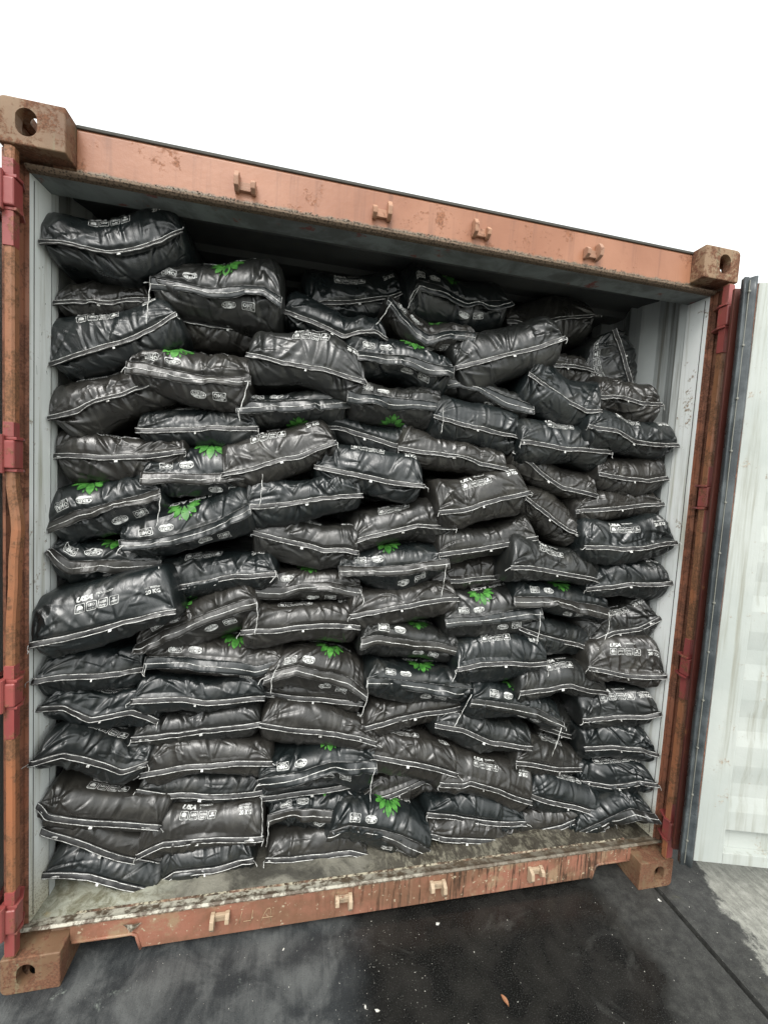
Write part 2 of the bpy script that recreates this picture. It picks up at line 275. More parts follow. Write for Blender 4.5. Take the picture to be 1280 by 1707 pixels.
TAILS = [
 (3,[(0.335,0.135,2.216),(0.331,0.135,2.164),(0.325,0.135,2.089)]),
 (22,[(0.644,0.115,1.936),(0.629,0.115,1.869),(0.615,0.115,1.829),(0.622,0.115,1.804)]),
 (20,[(1.342,0.165,1.927),(1.348,0.165,1.88),(1.342,0.165,1.83)]),
 (7,[(1.13,0.205,2.301),(1.104,0.205,2.249),(1.077,0.205,2.211)]),
 (42,[(0.378,0.135,1.546),(0.376,0.135,1.498),(0.368,0.135,1.44)]),
 (41,[(0.698,0.145,1.635),(0.698,0.145,1.585),(0.693,0.145,1.52)]),
 (44,[(0.371,0.157,1.301),(0.372,0.157,1.266),(0.359,0.157,1.23),(0.369,0.157,1.22),(0.341,0.157,1.187)]),
 (59,[(0.695,0.145,1.184),(0.701,0.145,1.132),(0.693,0.145,1.065)]),
 (43,[(0.274,0.125,1.377),(0.261,0.125,1.365),(0.253,0.125,1.343)]),
 (47,[(1.392,0.145,1.332),(1.387,0.145,1.259),(1.379,0.145,1.203)]),
 (46,[(1.065,0.185,1.219),(1.086,0.185,1.181),(1.078,0.185,1.142),(1.043,0.185,1.118)]),
 (53,[(1.823,0.165,1.134),(1.828,0.165,1.073),(1.819,0.165,0.997)]),
 (54,[(2.15,0.165,1.13),(2.161,0.165,1.058),(2.14,0.165,1.003)]),
 (61,[(1.477,0.155,0.964),(1.476,0.155,0.915),(1.455,0.155,0.854)]),
 (67,[(0.78,0.145,0.954),(0.757,0.145,0.901),(0.757,0.145,0.843)]),
 (67,[(0.74,0.145,0.909),(0.722,0.145,0.901),(0.71,0.145,0.879)]),
 (68,[(1.536,0.145,0.804),(1.503,0.145,0.736),(1.47,0.145,0.67)]),
 (75,[(1.955,0.145,0.639),(1.945,0.145,0.586),(1.921,0.145,0.514)]),
 (82,[(1.156,0.135,0.531),(1.143,0.135,0.474),(1.145,0.135,0.399)]),
 (82,[(0.733,0.135,0.513),(0.72,0.135,0.505),(0.713,0.135,0.485)]),
 (99,[(1.107,0.175,0.328),(1.119,0.175,0.287),(1.121,0.175,0.254)]),
 (62,[(1.855,0.135,0.932),(1.863,0.135,0.906),(1.864,0.135,0.87)]),
 (68,[(1.108,0.145,0.88),(1.114,0.145,0.814),(1.092,0.145,0.737)]),
 (56,[(2.131,0.185,0.96),(2.149,0.185,0.933),(2.157,0.185,0.911)]),
 (6,[(1.25,0.265,2.404),(1.219,0.265,2.367),(1.208,0.265,2.311)]),
 (9,[(1.031,0.125,1.991),(1.045,0.125,1.974),(1.042,0.125,1.953)]),
 (45,[(0.752,0.155,1.295),(0.759,0.155,1.275),(0.747,0.155,1.262),(0.735,0.155,1.249)]),
 (66,[(0.339,0.155,0.966),(0.337,0.155,0.945),(0.332,0.155,0.92)]),
 (97,[(0.738,0.145,0.449),(0.745,0.145,0.379),(0.746,0.145,0.285)]),
 (99,[(0.766,0.175,0.327),(0.766,0.175,0.267),(0.761,0.175,0.227)]),
]
# ------------------------------------------------------------------ ground
def ground():
    m = N("wet_concrete")
    X, Y_, _ = m.xyz()
    wob = m.math('MULTIPLY', m.math('SUBTRACT', m.noise(5, 7, .68), .5), .42)
    wob2 = m.math('MULTIPLY', m.math('SUBTRACT', m.noise(2.2, 5, .6, .4), .5), .5)
    dry = m.ramp(m.math('ADD', m.math('ADD', X, m.math('MULTIPLY', Y_, -.28)), wob), 2.61, 2.65)     # dry slab right of the joint
    grey = m.ramp(m.math('ADD', m.math('ADD', X, m.math('MULTIPLY', Y_, .2)), wob2), 1.17, .93)    # dusty damp patch on the left
    puddle = m.ramp(m.math('ADD', X, wob2), 2.12, 2.0)
    n1 = m.noise(30, 8, .7); n2 = m.noise(7, 6, .6, .5)
    scr = m.noise(1, 6, .7, .4, vec=m.mp((60, 9, 1), (0, 0, R(38))))
    wetc = m.mix(m.ramp(n2, .35, .7), (.008, .008, .0075), (.020, .019, .017))
    swirl = m.ramp(m.noise(3.2, 6, .62, 1.6), .60, .72)
    wetc = m.mix(m.math('MULTIPLY', swirl, .55), wetc, (.05, .05, .046))
    damp = m.mix(m.ramp(n1, .3, .75), (.020, .020, .019), (.058, .058, .053))
    moss = m.ramp(m.noise(6.5, 5, .65), .60, .72)
    damp = m.mix(m.math('MULTIPLY', moss, .6), damp, (.10, .10, .045))
    gcol = m.mix(m.ramp(m.math('ADD', m.math('MULTIPLY', n2, .8), m.math('MULTIPLY', scr, .2)), .40, .68), (.026, .029, .031), (.105, .11, .108))
    gcol = m.mix(m.ramp(m.noise(9, 7, .7, .3), .63, .74), gcol, (.25, .28, .25))
    dcol = m.mix(m.ramp(m.math('ADD', m.math('MULTIPLY', n1, .5), m.math('MULTIPLY', scr, .5)), .35, .68), (.16, .16, .14), (.35, .35, .31))
    c = m.mix(puddle, damp, wetc); c = m.mix(grey, c, gcol); c = m.mix(dry, c, dcol)
    ag = m.noise(260, 3, .7); c = m.mix(m.math('MULTIPLY', m.ramp(ag, .56, .68), .30), c, (.16, .16, .15)); c = m.mix(m.math('MULTIPLY', m.ramp(ag, .44, .34), .5), c, (.008, .008, .008))
    r = m.math('ADD', m.math('MULTIPLY', m.math('SUBTRACT', 1., puddle), .45), .17)
    r = m.math('MAXIMUM', r, m.math('MULTIPLY', grey, .5)); r = m.math('MAXIMUM', r, m.math('MULTIPLY', dry, .85))
    r = m.math('ADD', r, m.math('MULTIPLY', m.ramp(n2, .3, .7), .1))
    hb = m.math('ADD', m.math('MULTIPLY', n1, .5), m.math('MULTIPLY', scr, .5))
    amt = m.math('ADD', m.math('MULTIPLY', m.math('MAXIMUM', m.math('SUBTRACT', 1., puddle), grey), .9), .1)
    nb = m.bump(m.math('MULTIPLY', hb, amt), .7, .006)
    mat = m.fin(c, r, nb, spec=.32)
    mb = MB(); S = 300
    # two slabs with a real joint between them (x 2.352 .. 2.372)
    mb.add([(-S, -S, 0), (2.352, -S, 0), (2.352, S, 0), (-S, S, 0)], [(0, 1, 2, 3)])
    mb.add([(2.374, -S, 0), (S, -S, 0), (S, S, 0), (2.374, S, 0)], [(0, 1, 2, 3)])
    mb.add([(2.352, -S, 0), (2.357, -S, -.02), (2.357, S, -.02), (2.352, S, 0)], [(0, 1, 2, 3)])
    mb.add([(2.357, -S, -.02), (2.369, -S, -.02), (2.369, S, -.02), (2.357, S, -.02)], [(0, 1, 2, 3)])
    mb.add([(2.369, -S, -.02), (2.374, -S, 0), (2.374, S, 0), (2.369, S, -.02)], [(0, 1, 2, 3)])
    tag(mb.build("ground", mat, fix=False), kind='structure')
    # grit
    rng = np.random.default_rng(5); g = MB()
    for k in range(900):
        x = rng.uniform(.2, 2.9) if k % 3 else rng.uniform(1.0, 1.35); y = rng.uniform(-.6, .05) ; s = rng.uniform(.0006, .002) * (1.8 if rng.random() < .07 else 1)
        p = rng.normal(0, 1, (4, 3)); p[:, 2] = abs(p[:, 2]) * .5; p /= np.linalg.norm(p, axis=1)[:, None]
        g.add(p * s * rng.uniform(.6, 1.3, (1, 3)) + (x, y, s * .3), [(0, 1, 2), (0, 2, 3), (0, 3, 1), (1, 3, 2)])
    gm = N("grit"); tag(g.build("grit", gm.fin((.45, .44, .4), .8)), "pale specks of grit scattered over the wet concrete", "grit", kind='stuff')
    # flakes of paper and plaster
    fm = N("flake"); fmat = fm.fin(fm.mix(fm.noise(300), (.5, .48, .42), (.7, .7, .66)), .7)
    for k, (x, y, s, lab) in enumerate([(1.40, .0, .008, "bent white flake on the wet concrete close under the sill"), (1.095, -.20, .006, "white flake between the grey patch and puddle, left of the brown leaf"),
                                   (1.13, -.215, .008, "largest pale flake at the bottom edge left of the brown leaf"), (.84, .0, .005, "small white flake on the grey dusty patch under the sill beam"),
                                   (2.33, -.05, .007, "pale flake by the slab joint in front of the right corner casting")]):
        mb = MB(); q = [(-1, -.4, .15), (.1, -.6, .02), (1, .1, .3), (.2, .5, .05), (-.7, .4, .4)]
        a = k * 1.3; pts = [(x + s * (p[0] * math.cos(a) - p[1] * math.sin(a)), y + s * (p[0] * math.sin(a) + p[1] * math.cos(a)), .002 + s * p[2]) for p in q]
        pts2 = [(p[0], p[1], p[2] - .001) for p in pts]
        mb.add(pts + pts2, [(0, 1, 2), (0, 2, 3), (0, 3, 4), (7, 6, 5), (8, 7, 5), (9, 8, 5)] + [(i, 5 + i, 5 + (i + 1) % 5, (i + 1) % 5) for i in range(5)])
        tag(mb.build("paint_flake", fmat), lab, "flake", "pale flakes on the wet ground")
    # dead leaf
    lm = N("dead_leaf"); lmat = lm.fin(lm.mix(lm.noise(120), (.20, .075, .03), (.42, .22, .12)), .45)
    mb = MB(); n = 14; v = []
    for i in range(n + 1):
        t = i / n; wd = .0065 * math.sin(math.pi * t) ** .8
        for j in (-1, -.4, 0, .4, 1):
            v.append((wd * j, .034 * (t - .5), .002 + .004 * abs(j) ** 1.5 + .003 * math.sin(t * 3)))
    a = R(18); v = [(1.537 + x * math.cos(a) - y * math.sin(a), -.256 + x * math.sin(a) + y * math.cos(a), z) for x, y, z in v]
    v2 = [(x, y, z - .0008) for x, y, z in v]; f = [(i * 5 + j, i * 5 + j + 1, i * 5 + j + 6, i * 5 + j + 5) for i in range(n) for j in range(4)]
    N5 = len(v); mb.add(v + v2, f + [tuple(q + N5 for q in g2[::-1]) for g2 in f], True)
    tag(mb.build("dead_leaf", lmat, fix=False), "curled brown leaf lying on the black wet concrete", "leaf")
ground()

# ------------------------------------------------------------------ container
W, H, LEN = 2.438, 2.591, 6.058
salmon = paint("salmon_paint", (.30, .125, .066), (.38, .175, .10), rustamt=.62, rust=(.17, .07, .035), rough=.45, dirtamt=.6, dirt=(.17, .075, .045),
               bottom=(2.474, 2.463, (.05, .036, .024), (.20, .16, .11)))
orange = paint("rusty_orange", (.22, .085, .048), (.30, .13, .075), rust=(.10, .042, .024), rustamt=1.05, rough=.5)
barmat = paint("orange_bar", (.35, .135, .062), (.25, .115, .055), rust=(.13, .06, .028), rustamt=1.0, rough=.45)
redm = paint("red_primer", (.25, .050, .048), (.30, .075, .065), rust=(.14, .055, .03), rustamt=.75, rough=.38, dirtamt=.3)
castm = paint("rusty_casting", (.15, .08, .042), (.27, .175, .10), rust=(.10, .045, .024), rustamt=1.0, rough=.65, dirt=(.19, .22, .13), dirtamt=.5)
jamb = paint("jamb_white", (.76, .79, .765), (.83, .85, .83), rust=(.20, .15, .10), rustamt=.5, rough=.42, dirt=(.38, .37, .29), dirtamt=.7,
             bottom=(.42, .12, (.22, .17, .09), (.50, .48, .38)))
wallm = paint("wall_grey", (.62, .65, .63), (.70, .73, .71), rust=(.12, .07, .04), rustamt=.15, rough=.45, dirt=(.25, .24, .2), dirtamt=.8)
roofm = paint("roof_shade_grey", (.07, .075, .075), (.12, .125, .12), rust=(.06, .04, .03), rustamt=.4, rough=.6)  # interior roof colour kept dark to stand in for the shade inside
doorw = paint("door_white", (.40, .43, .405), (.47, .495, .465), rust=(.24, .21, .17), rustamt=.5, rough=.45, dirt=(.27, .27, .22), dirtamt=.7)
redm2 = paint("dark_red_edge", (.085, .022, .016), (.12, .035, .025), rustamt=.5)
darkm = N("dark_rust"); darkm = darkm.fin(darkm.mix(darkm.noise(20), (.02, .016, .013), (.06, .045, .035)), .75)
def sill_material():
    m = N("stained_sill")
    st = m.noise(1, 6, .65, .25, vec=m.mp((105, 10, 5))); st2 = m.noise(1, 5, .6, .3, vec=m.mp((55, 5, 8)))
    X, Y_, Z = m.xyz()
    right = m.ramp(m.math('ADD', X, m.math('MULTIPLY', m.math('SUBTRACT', m.noise(3, 3), .5), .8)), .75, 1.35)
    base = m.mix(m.ramp(m.noise(5, 5, .6, .4), .38, .62), (.19, .095, .055), (.29, .125, .08))
    base = m.mix(m.ramp(m.noise(11, 6, .65), .52, .68), base, (.30, .20, .12))
    run = m.ramp(m.math('ADD', m.math('MULTIPLY', st, .7), m.math('MULTIPLY', m.noise(9, 5, .65), .3)), .50, .58); base = m.mix(m.math('MULTIPLY', run, m.math('MULTIPLY', right, .85)), base, (.045, .030, .020))
    run2 = m.ramp(st2, .55, .66); base = m.mix(m.math('MULTIPLY', run2, m.math('MULTIPLY', right, .35)), base, (.27, .17, .11))
    base = m.mix(m.ramp(m.noise(60, 4, .6), .63, .68), base, (.42, .35, .24))
    e = m.ramp(m.math('ADD', Z, m.math('MULTIPLY', m.math('SUBTRACT', m.noise(18, 5), .5), .03)), .136, .15)
    base = m.mix(e, base, m.mix(m.ramp(m.noise(70, 5, .7), .45, .6), (.06, .045, .03), (.5, .46, .34)))
    return m.fin(base, m.math('SUBTRACT', .68, m.math('MULTIPLY', run, .3)), m.bump(m.noise(50, 6, .65), .4, .004))
sillm = sill_material()
def floor_material():
    m = N("filthy_floor")
    X, Y_, Z = m.xyz()
    c = m.mix(m.ramp(m.noise(6, 6, .65, .5), .36, .62), (.055, .052, .042), (.22, .21, .17))
    left = m.ramp(m.math('ADD', X, m.math('MULTIPLY', m.math('SUBTRACT', m.noise(7, 4), .5), .4)), .6, .25)
    c = m.mix(m.math('MULTIPLY', left, .75), c, m.mix(m.ramp(m.noise(26, 6, .7, .6), .35, .6), (.20, .19, .12), (.46, .47, .38)))
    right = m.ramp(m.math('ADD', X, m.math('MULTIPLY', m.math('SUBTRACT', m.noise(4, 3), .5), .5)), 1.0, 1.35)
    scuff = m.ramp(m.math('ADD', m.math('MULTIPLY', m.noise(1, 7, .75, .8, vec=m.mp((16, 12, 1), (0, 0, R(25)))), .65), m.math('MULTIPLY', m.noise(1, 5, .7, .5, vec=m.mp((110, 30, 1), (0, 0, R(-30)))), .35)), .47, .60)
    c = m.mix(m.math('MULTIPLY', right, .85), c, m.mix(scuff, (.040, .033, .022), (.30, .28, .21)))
    e = m.ramp(m.math('ADD', Y_, m.math('MULTIPLY', m.math('SUBTRACT', m.noise(22, 6, .7), .5), .05)), .088, .062)
    c = m.mix(e, c, m.mix(m.ramp(m.noise(45, 6, .7), .42, .6), (.13, .10, .06), (.62, .60, .50)))
    oc = m.ramp(m.noise(12, 5, .6), .6, .72); c = m.mix(m.math('MULTIPLY', oc, m.math('MULTIPLY', left, .7)), c, (.34, .24, .08))
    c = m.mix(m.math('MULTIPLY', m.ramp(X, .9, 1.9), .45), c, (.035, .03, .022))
    return m.fin(c, m.ramp(m.noise(9, 4), .3, .7, .45, .8), m.bump(m.noise(38, 7, .7, .6), .8, .006))
floorm = floor_material()

box_ = empty("shipping_container", (W / 2, 0, 0))
tag(box_, "rusty orange shipping container, doors open, packed full of black sacks", "container")
P = lambda mb, name, mat, par=box_, **k: mb.build(name, mat, par, **k)

def oval(cx, cz, w_, h_, n=20):
    r = min(w_, h_) / 2; pts = []
    for i in range(n):
        t = 2 * math.pi * i / n; x = r * math.cos(t); z = r * math.sin(t)
        if h_ > w_: z += math.copysign((h_ - w_) / 2, z if abs(z) > 1e-9 else 1) if abs(z) > 1e-6 else 0
        else: x += math.copysign((w_ - h_) / 2, x) if abs(x) > 1e-6 else 0
        pts.append((cx + x, cz + z))
    return pts
def casting(x0, z0, left, top, y0=0, par=box_):
    cw, ch, cl = .162, .118, .178
    mb = MB(); r_ = .020; ox = x0 if left else x0 + cw; oz = z0 + ch if top else z0; sx_ = 1 if left else -1; sz_ = -1 if top else 1
    arc = [(ox + sx_ * r_ * (1 - math.sin(a)), oz + sz_ * r_ * (1 - math.cos(a))) for a in np.linspace(0, math.pi / 2, 7)]
    pl = arc + [(ox, z0 if top else z0 + ch), (x0 + cw if left else x0, z0 if top else z0 + ch), (x0 + cw if left else x0, oz)]
    mb.prism(pl, 'y', y0, y0 + cl); c = mb.build("corner_casting", castm, par, bevel=.005, seg=3)
    # rounded outer corner comes from a larger bevel cut by a quarter wedge; cavity and apertures
    def cut(fn):
        q = MB(); fn(q); o = q.build("cutter", castm); apply_bool(c, o)
    cut(lambda q: q.box(x0 + .028, x0 + cw - .028, y0 + .03, y0 + cl - .03, z0 + .026, z0 + ch - .026))
    cut(lambda q: q.prism(oval(x0 + cw / 2 + (-.012 if left else .012), z0 + ch / 2, .052, .072), 'y', y0 - .05, y0 + .06))
    xs = (x0 - .05, x0 + .05) if left else (x0 + cw - .05, x0 + cw + .05)
    cut(lambda q: q.prism(oval(y0 + cl / 2, z0 + ch / 2, .080, .058), 'x', *xs))
    zs = (z0 + ch - .05, z0 + ch + .05) if top else (z0 - .05, z0 + .05)
    cut(lambda q: q.prism([(a, b) for a, b in oval(x0 + cw / 2, y0 + cl / 2, .064, .116)], 'z', *zs))
    return c
for left in (True, False):
    for top in (True, False):
        x0 = 0 if left else W - .162
        casting(x0, (H - .118) if top else 0, left, top)
        # chamfered weld block behind/below each front casting
        mb = MB()
        xi = (.10, .168) if left else (W - .168, W - .10)
        if top: mb.prism([(.060, H - .118), (.168, H - .118), (.168, H - .135), (.075, H - .132)], 'x', *xi)
        else: mb.prism([(.07, .118), (.168, .118), (.168, .128), (.08, .128)], 'x', *xi)
        P(mb, "weld_block", castm, bevel=.002)
for left in (True, False):
    for top in (True, False):
        mb = MB(); x0 = 0 if left else W - .162; z0 = (H - .118) if top else 0
        mb.box(x0, x0 + .162, LEN - .178, LEN, z0, z0 + .118); P(mb, "corner_casting", castm, bevel=.008)

# header
mb = MB(); mb.prism([(.055, 2.462), (.055, 2.574), (.06, 2.583), (.13, 2.583), (.17, 2.56), (.17, 2.456), (.076, 2.456), (.068, 2.456)], 'x', .1625, W - .1625)
hd = P(mb, "header_beam", salmon, bevel=.003)
mb = MB(); mb.prism([(.052, 2.580), (.050, 2.587), (.055, 2.589), (.14, 2.589), (.14, 2.5845), (.062, 2.5845), (.0575, 2.580)], 'x', .164, W - .164)
rg = N("gutter"); rgm = rg.fin(rg.mix(rg.noise(30), (.05, .048, .04), (.13, .125, .11)), .6)
P(mb, "roof_edge", rgm, bevel=.001)
# rusted drip lip under the header with blistered weld spatter
mb = MB(); mb.prism([(.052, 2.455), (.052, 2.4605), (.0548, 2.462), (.078, 2.4558), (.078, 2.449), (.06, 2.449)], 'x', .035, W - .035)
lipm = N("rusted_lip"); lipmat = lipm.fin(lipm.mix(lipm.ramp(lipm.voro(150), .2, .55), (.05, .034, .022), (.17, .12, .08)), .8, lipm.bump(lipm.noise(80), .8, .004))
P(mb, "drip_lip", lipmat, bevel=.0015)
rng = np.random.default_rng(3); mb = MB()
for k in range(420):
    x = rng.uniform(.35, 2.3); z = rng.uniform(2.460, 2.466 + .006 * math.sin(x * 9) ** 2); s = rng.uniform(.0012, .0030)
    p = rng.normal(0, 1, (6, 3)); p = np.array([(1, 0, 0), (-1, 0, 0), (0, 1, 0), (0, -1, 0), (0, 0, 1), (0, 0, -1)]) * rng.uniform(.7, 1.2, (6, 1)) * s
    mb.add(p + (x, .054, z), [(0, 2, 4), (2, 1, 4), (1, 3, 4), (3, 0, 4), (2, 0, 5), (1, 2, 5), (3, 1, 5), (0, 3, 5)], True)
sp = N("weld_spatter"); o = P(mb, "weld_spatter", sp.fin(sp.mix(sp.noise(90), (.07, .05, .035), (.34, .28, .22)), .6)); tag(o, kind='stuff')
# grey painted underside of the header, colour darkened to imitate the shade there
mb = MB(); mb.prism([(.0785, 2.4535), (.0785, 2.4555), (.17, 2.4555), (.172, 2.4535)], 'x', .0345, W - .0345)
hu = N("grey_underside"); c_ = hu.mix(hu.ramp(hu.noise(7, 6, .65, .4), .4, .62), (.24, .27, .265), (.13, .14, .135)); c_ = hu.mix(hu.ramp(hu.noise(16, 5, .6), .62, .68), c_, (.22, .08, .07))
P(mb, "lintel_plate", hu.fin(c_, .5, hu.bump(hu.noise(25, 5), .3, .003)))

# posts, jambs, bars, hinges (mirrored)
for side in (0, 1):
    X = (lambda x: x) if side == 0 else (lambda x: W - x)
    def prismz(poly, z0, z1):
        mb = MB(); mb.prism([(X(a), b) for a, b in poly], 'z', z0, z1); return mb
    P(prismz([(.0, .02), (.008, .02), (.008, .076), (.0335, .0775), (.0335, .1), (.0335, .169), (.0, .169)], .119, H - .1195), "corner_post", orange, bevel=.0015)
    P(prismz([(.0336, .0795), (.0345, .0777), (.0425, .17), (.0336, .17)], .147, 2.452), "door_jamb", jamb, bevel=.0006)
    P(prismz([(.0362, .094), (.0368, .094), (.0371, .0965), (.0365, .0965)], .16, 2.44), "groove_shade_strip", darkm)  # dark strip standing in for the shaded groove down the jamb
    # ledge fin next to the recess
    P(prismz([(.012, .060), (.020, .058), (.022, .0755), (.010, .0755)], .13, 2.46), "post_rib", orange, bevel=.002)
    # front bar
    zs = np.linspace(.125, 2.466, 60); off = np.zeros(60)
    if side == 0: off = .019 * np.exp(-((zs - 1.44) / .085) ** 2) + .008 * np.exp(-((zs - 1.28) / .08) ** 2)
    else: off = .004 * np.sin(zs * 5)
    mb = MB(); sec = [(.016, .004), (.019, .0), (.036, -.002), (.041, .003), (.041, .022), (.016, .022)]
    v = [(X(a + o_), b - o_ * .4, z) for z, o_ in zip(zs, off) for a, b in sec]; n = len(sec)
    f = [(i * n + k, i * n + (k + 1) % n, (i + 1) * n + (k + 1) % n, (i + 1) * n + k) for i in range(59) for k in range(n)] + [tuple(range(n)), tuple(59 * n + k for k in range(n))]
    mb.add(v, f)
    bm_ = barmat
    P(mb, "post_bar", bm_)
    for (z0, z1) in ((2.308, 2.382), (1.607, 1.686), (.918, .988), (.212, .288)):
        mb = MB()
        a, b_ = sorted((X(.004), X(.047)))
        mb.box(a, b_, -.012, .03, z0, z1)
        h = P(mb, "hinge", redm, bevel=.006, seg=3)
        mb = MB()
        for zz in (z0 - .009, z1 + .001):
            mb = MB(); mb.prism([(X(.0), -.004), (X(.05), -.006), (X(.052), .02), (X(.034), .06), (X(.009), .06)], 'z', zz, zz + .008)
            mb.build("hinge_plate", redm, h, bevel=.0015)
        mb = MB(); cx = X(.012); r = .011
        ring = [(cx + r * math.cos(t), -.012 + r * math.sin(t)) for t in np.linspace(0, 2 * math.pi, 14, endpoint=False)]
        mb.prism(ring, 'z', z0 - .014, z1 + .014); mb.build("hinge_pin", redm, h, bevel=.002)
        # red primer brushed over the bar next to each hinge
        mb = MB(); e = .045 if side == 0 else .03
        a, b_ = sorted((X(.0153), X(.0417)))
        zlo, zhi = (z0 - .1, z0 - .0095) if z0 > .3 else (z0 - .08, z0 - .0095)
        for (q0, q1) in ((zlo, zhi), (z1 + .0095, z1 + .05 + .03 * side)):
            if not (side == 0 and 1.3 < q0 < 1.6): mb = MB(); mb.box(a, b_, -.0036, .0225, q0, q1); mb.build("primer_patch", redm, h, bevel=.001)

# cam keepers on header and sill
def keeper(x, z, up, flip):
    mb = MB(); s = -1 if flip else 1; u = 1 if up else -1
    mb.box(x - .030, x + .030, .043, .0545, z - .006 * 1, z + .006)
    o = P(mb, "cam_keeper", kpm, bevel=.002)
    def horn(cx, hh, d):
        mb = MB(); pr = [(.0535, z - .012 * u), (.0535, z + hh * u), (.053 - d * .55, z + hh * u * .95), (.053 - d, z + hh * .45 * u), (.053 - d * .9, z - .004 * u), (.053 - .012, z - .012 * u)]
        mb.prism(pr, 'x', cx - .007, cx + .007); mb.build("keeper_horn", kpm, o, bevel=.0025)
    horn(x - .024 * s, .045, .034); horn(x + .024 * s, .026, .03)
    mb = MB(); mb.box(x - .027, x + .027, .048, .0538, z - .001 if up else z - .022, z + .022 if up else z + .001); mb.build("keeper_back", kpm, o, bevel=.001)
kpm = paint("keeper_rust", (.42, .22, .13), (.36, .2, .13), rust=(.13, .06, .035), rustamt=.7, rough=.6)
kpm2 = paint("keeper_pale", (.46, .36, .25), (.40, .30, .2), rust=(.13, .06, .035), rustamt=.6, rough=.6)
for x, fl in ((.624, 0), (1.049, 1), (1.396, 0), (1.831, 1)): keeper(x, 2.497, True, fl)
kpm = kpm2
for x, fl in ((.623, 0), (1.048, 1), (1.408, 1), (1.821, 0)): keeper(x, .112, False, fl)

# sill beam with fork pockets
xa, xb = .1625, W - .1625
mb = MB(); mb.prism([(xa, .088), (xa, .147), (xb, .147), (xb, .088), (2.262, .088), (2.125, .090), (2.108, .088), (2.092, .03), (.372, .03), (.358, .084), (.35, .088), (.30, .088)], 'y', .055, .0995)
P(mb, "sill_beam", sillm, bevel=.0015)
mb = MB()                                            # rolled rim round the fork pockets
for pts in ([(.168, .087), (.30, .0855), (.344, .086), (.357, .079), (.364, .055), (.372, .028)], [(2.268, .087), (2.15, .0875), (2.118, .087), (2.106, .079), (2.098, .055), (2.09, .028)]):
    mb = MB(); mb.tube([(x, .054, z) for x, z in pts], .0048, 8); P(mb, "pocket_rim", sillm)
mb = MB(); mb.prism([(.050, .1475), (.0495, .151), (.056, .156), (.07, .1505), (.09, .147), (.09, .1450)], 'x', .012, W - .012)
lp = N("worn_lip"); lx = lp.math('ADD', lp.xyz()[0], lp.math('MULTIPLY', lp.math('SUBTRACT', lp.noise(6, 4), .5), 1.2))
P(mb, "sill_lip", lp.fin(lp.mix(lp.math('MULTIPLY', lp.ramp(lp.noise(28, 7, .7), .42, .58), lp.ramp(lx, 1.5, .7, .25, 1.)), (.085, .062, .04), (.46, .44, .36)), .55, lp.bump(lp.noise(60, 5), .6, .003)), bevel=.001)
# paint flake peeling from sill
mb = MB(); mb.add([(.318, .049, .128), (.352, .043, .130), (.375, .050, .125), (.346, .040, .105), (.33, .047, .118), (.346, .0425, .1045)], [(0, 1, 4), (1, 2, 3), (1, 3, 4)]); P(mb, "peeling_paint", lp.m)
# scratched strokes on the sill: / _| . A
mb = MB()
def scr_(pts, r=.0008): mb.tube([(x, .0535, z) for x, z in pts], r, 5)
scr_([(.684, .062), (.690, .09), (.694, .108)]); scr_([(.700, .070), (.724, .070)]); scr_([(.722, .060), (.728, .085), (.730, .108)])
scr_([(.746, .066), (.747, .067)], .0016); scr_([(.757, .054), (.768, .085), (.779, .104), (.787, .107), (.791, .10), (.792, .055)]); scr_([(.762, .073), (.800, .073)])
sk = N("scratch"); P(mb, "scratched_letters", sk.fin((.45, .33, .2), .7))

# floor, walls, roof, rear
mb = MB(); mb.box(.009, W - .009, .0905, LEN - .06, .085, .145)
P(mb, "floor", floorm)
for side in (0, 1):
    a, b_ = sorted(((0.0, .05) if side == 0 else (W - .05, W))); mb = MB(); mb.box(a, b_, .179, LEN - .179, .035, .084); P(mb, "side_rail", orange, bevel=.003)
for y in np.arange(.45, 5.8, .45): mb = MB(); mb.box(.055, W - .055, y, y + .05, .03, .084); P(mb, "cross_member", darkm)
for side in (0, 1):
    X = (lambda x: x) if side == 0 else (lambda x: W - x)
    y = .171; prof = []
    pat = [(.0, .072), (.068, .036), (.0, .070), (-.0, 0)]
    x = .0435; state = 1
    pts = [(x, .171)]
    yy = .171 + .035
    pts.append((.0435, yy))
    while yy < 5.75:
        pts += [(.012, yy + .068), (.012, yy + .138), (.046, yy + .206), (.046, yy + .278)]; yy += .278
    pts.append((.046, LEN - .08))
    n = len(pts); v = [(X(a), b_, z) for a, b_ in pts for z in (.1455, 2.5665)] + [(X(a - .008), b_, z) for a, b_ in pts for z in (.1455, 2.5665)]
    f = []
    for i in range(n - 1):
        f.append((2 * i, 2 * i + 1, 2 * i + 3, 2 * i + 2)); f.append((2 * n + 2 * i, 2 * n + 2 * i + 2, 2 * n + 2 * i + 3, 2 * n + 2 * i + 1))
    mb = MB(); mb.add(v, f); P(mb, "side_wall", wallm, fix=False)
mb = MB(); yy = .1725; pts = [(yy, 2.545)]
while yy < 5.8: pts += [(yy + .06, 2.545), (yy + .08, 2.565), (yy + .16, 2.565), (yy + .18, 2.545)]; yy += .21
pts += [(LEN - .04, 2.545)]
v = [(x, a, z + dz) for dz in (0, .006) for a, z in pts for x in (.004, W - .004)]; n = len(pts)
f = [(2 * i, 2 * i + 2, 2 * i + 3, 2 * i + 1) for i in range(n - 1)] + [(2 * n + 2 * i, 2 * n + 2 * i + 1, 2 * n + 2 * i + 3, 2 * n + 2 * i + 2) for i in range(n - 1)]
mb.add(v, f); P(mb, "roof", roofm, fix=False)
for a in (.002, W - .062): mb = MB(); mb.box(a, a + .06, .1795, LEN - .179, 2.5725, 2.588); P(mb, "roof_rail", orange, bevel=.003)
mb = MB(); mb.box(.003, W - .003, LEN - .055, LEN - .02, .12, 2.57); P(mb, "rear_wall", wallm)

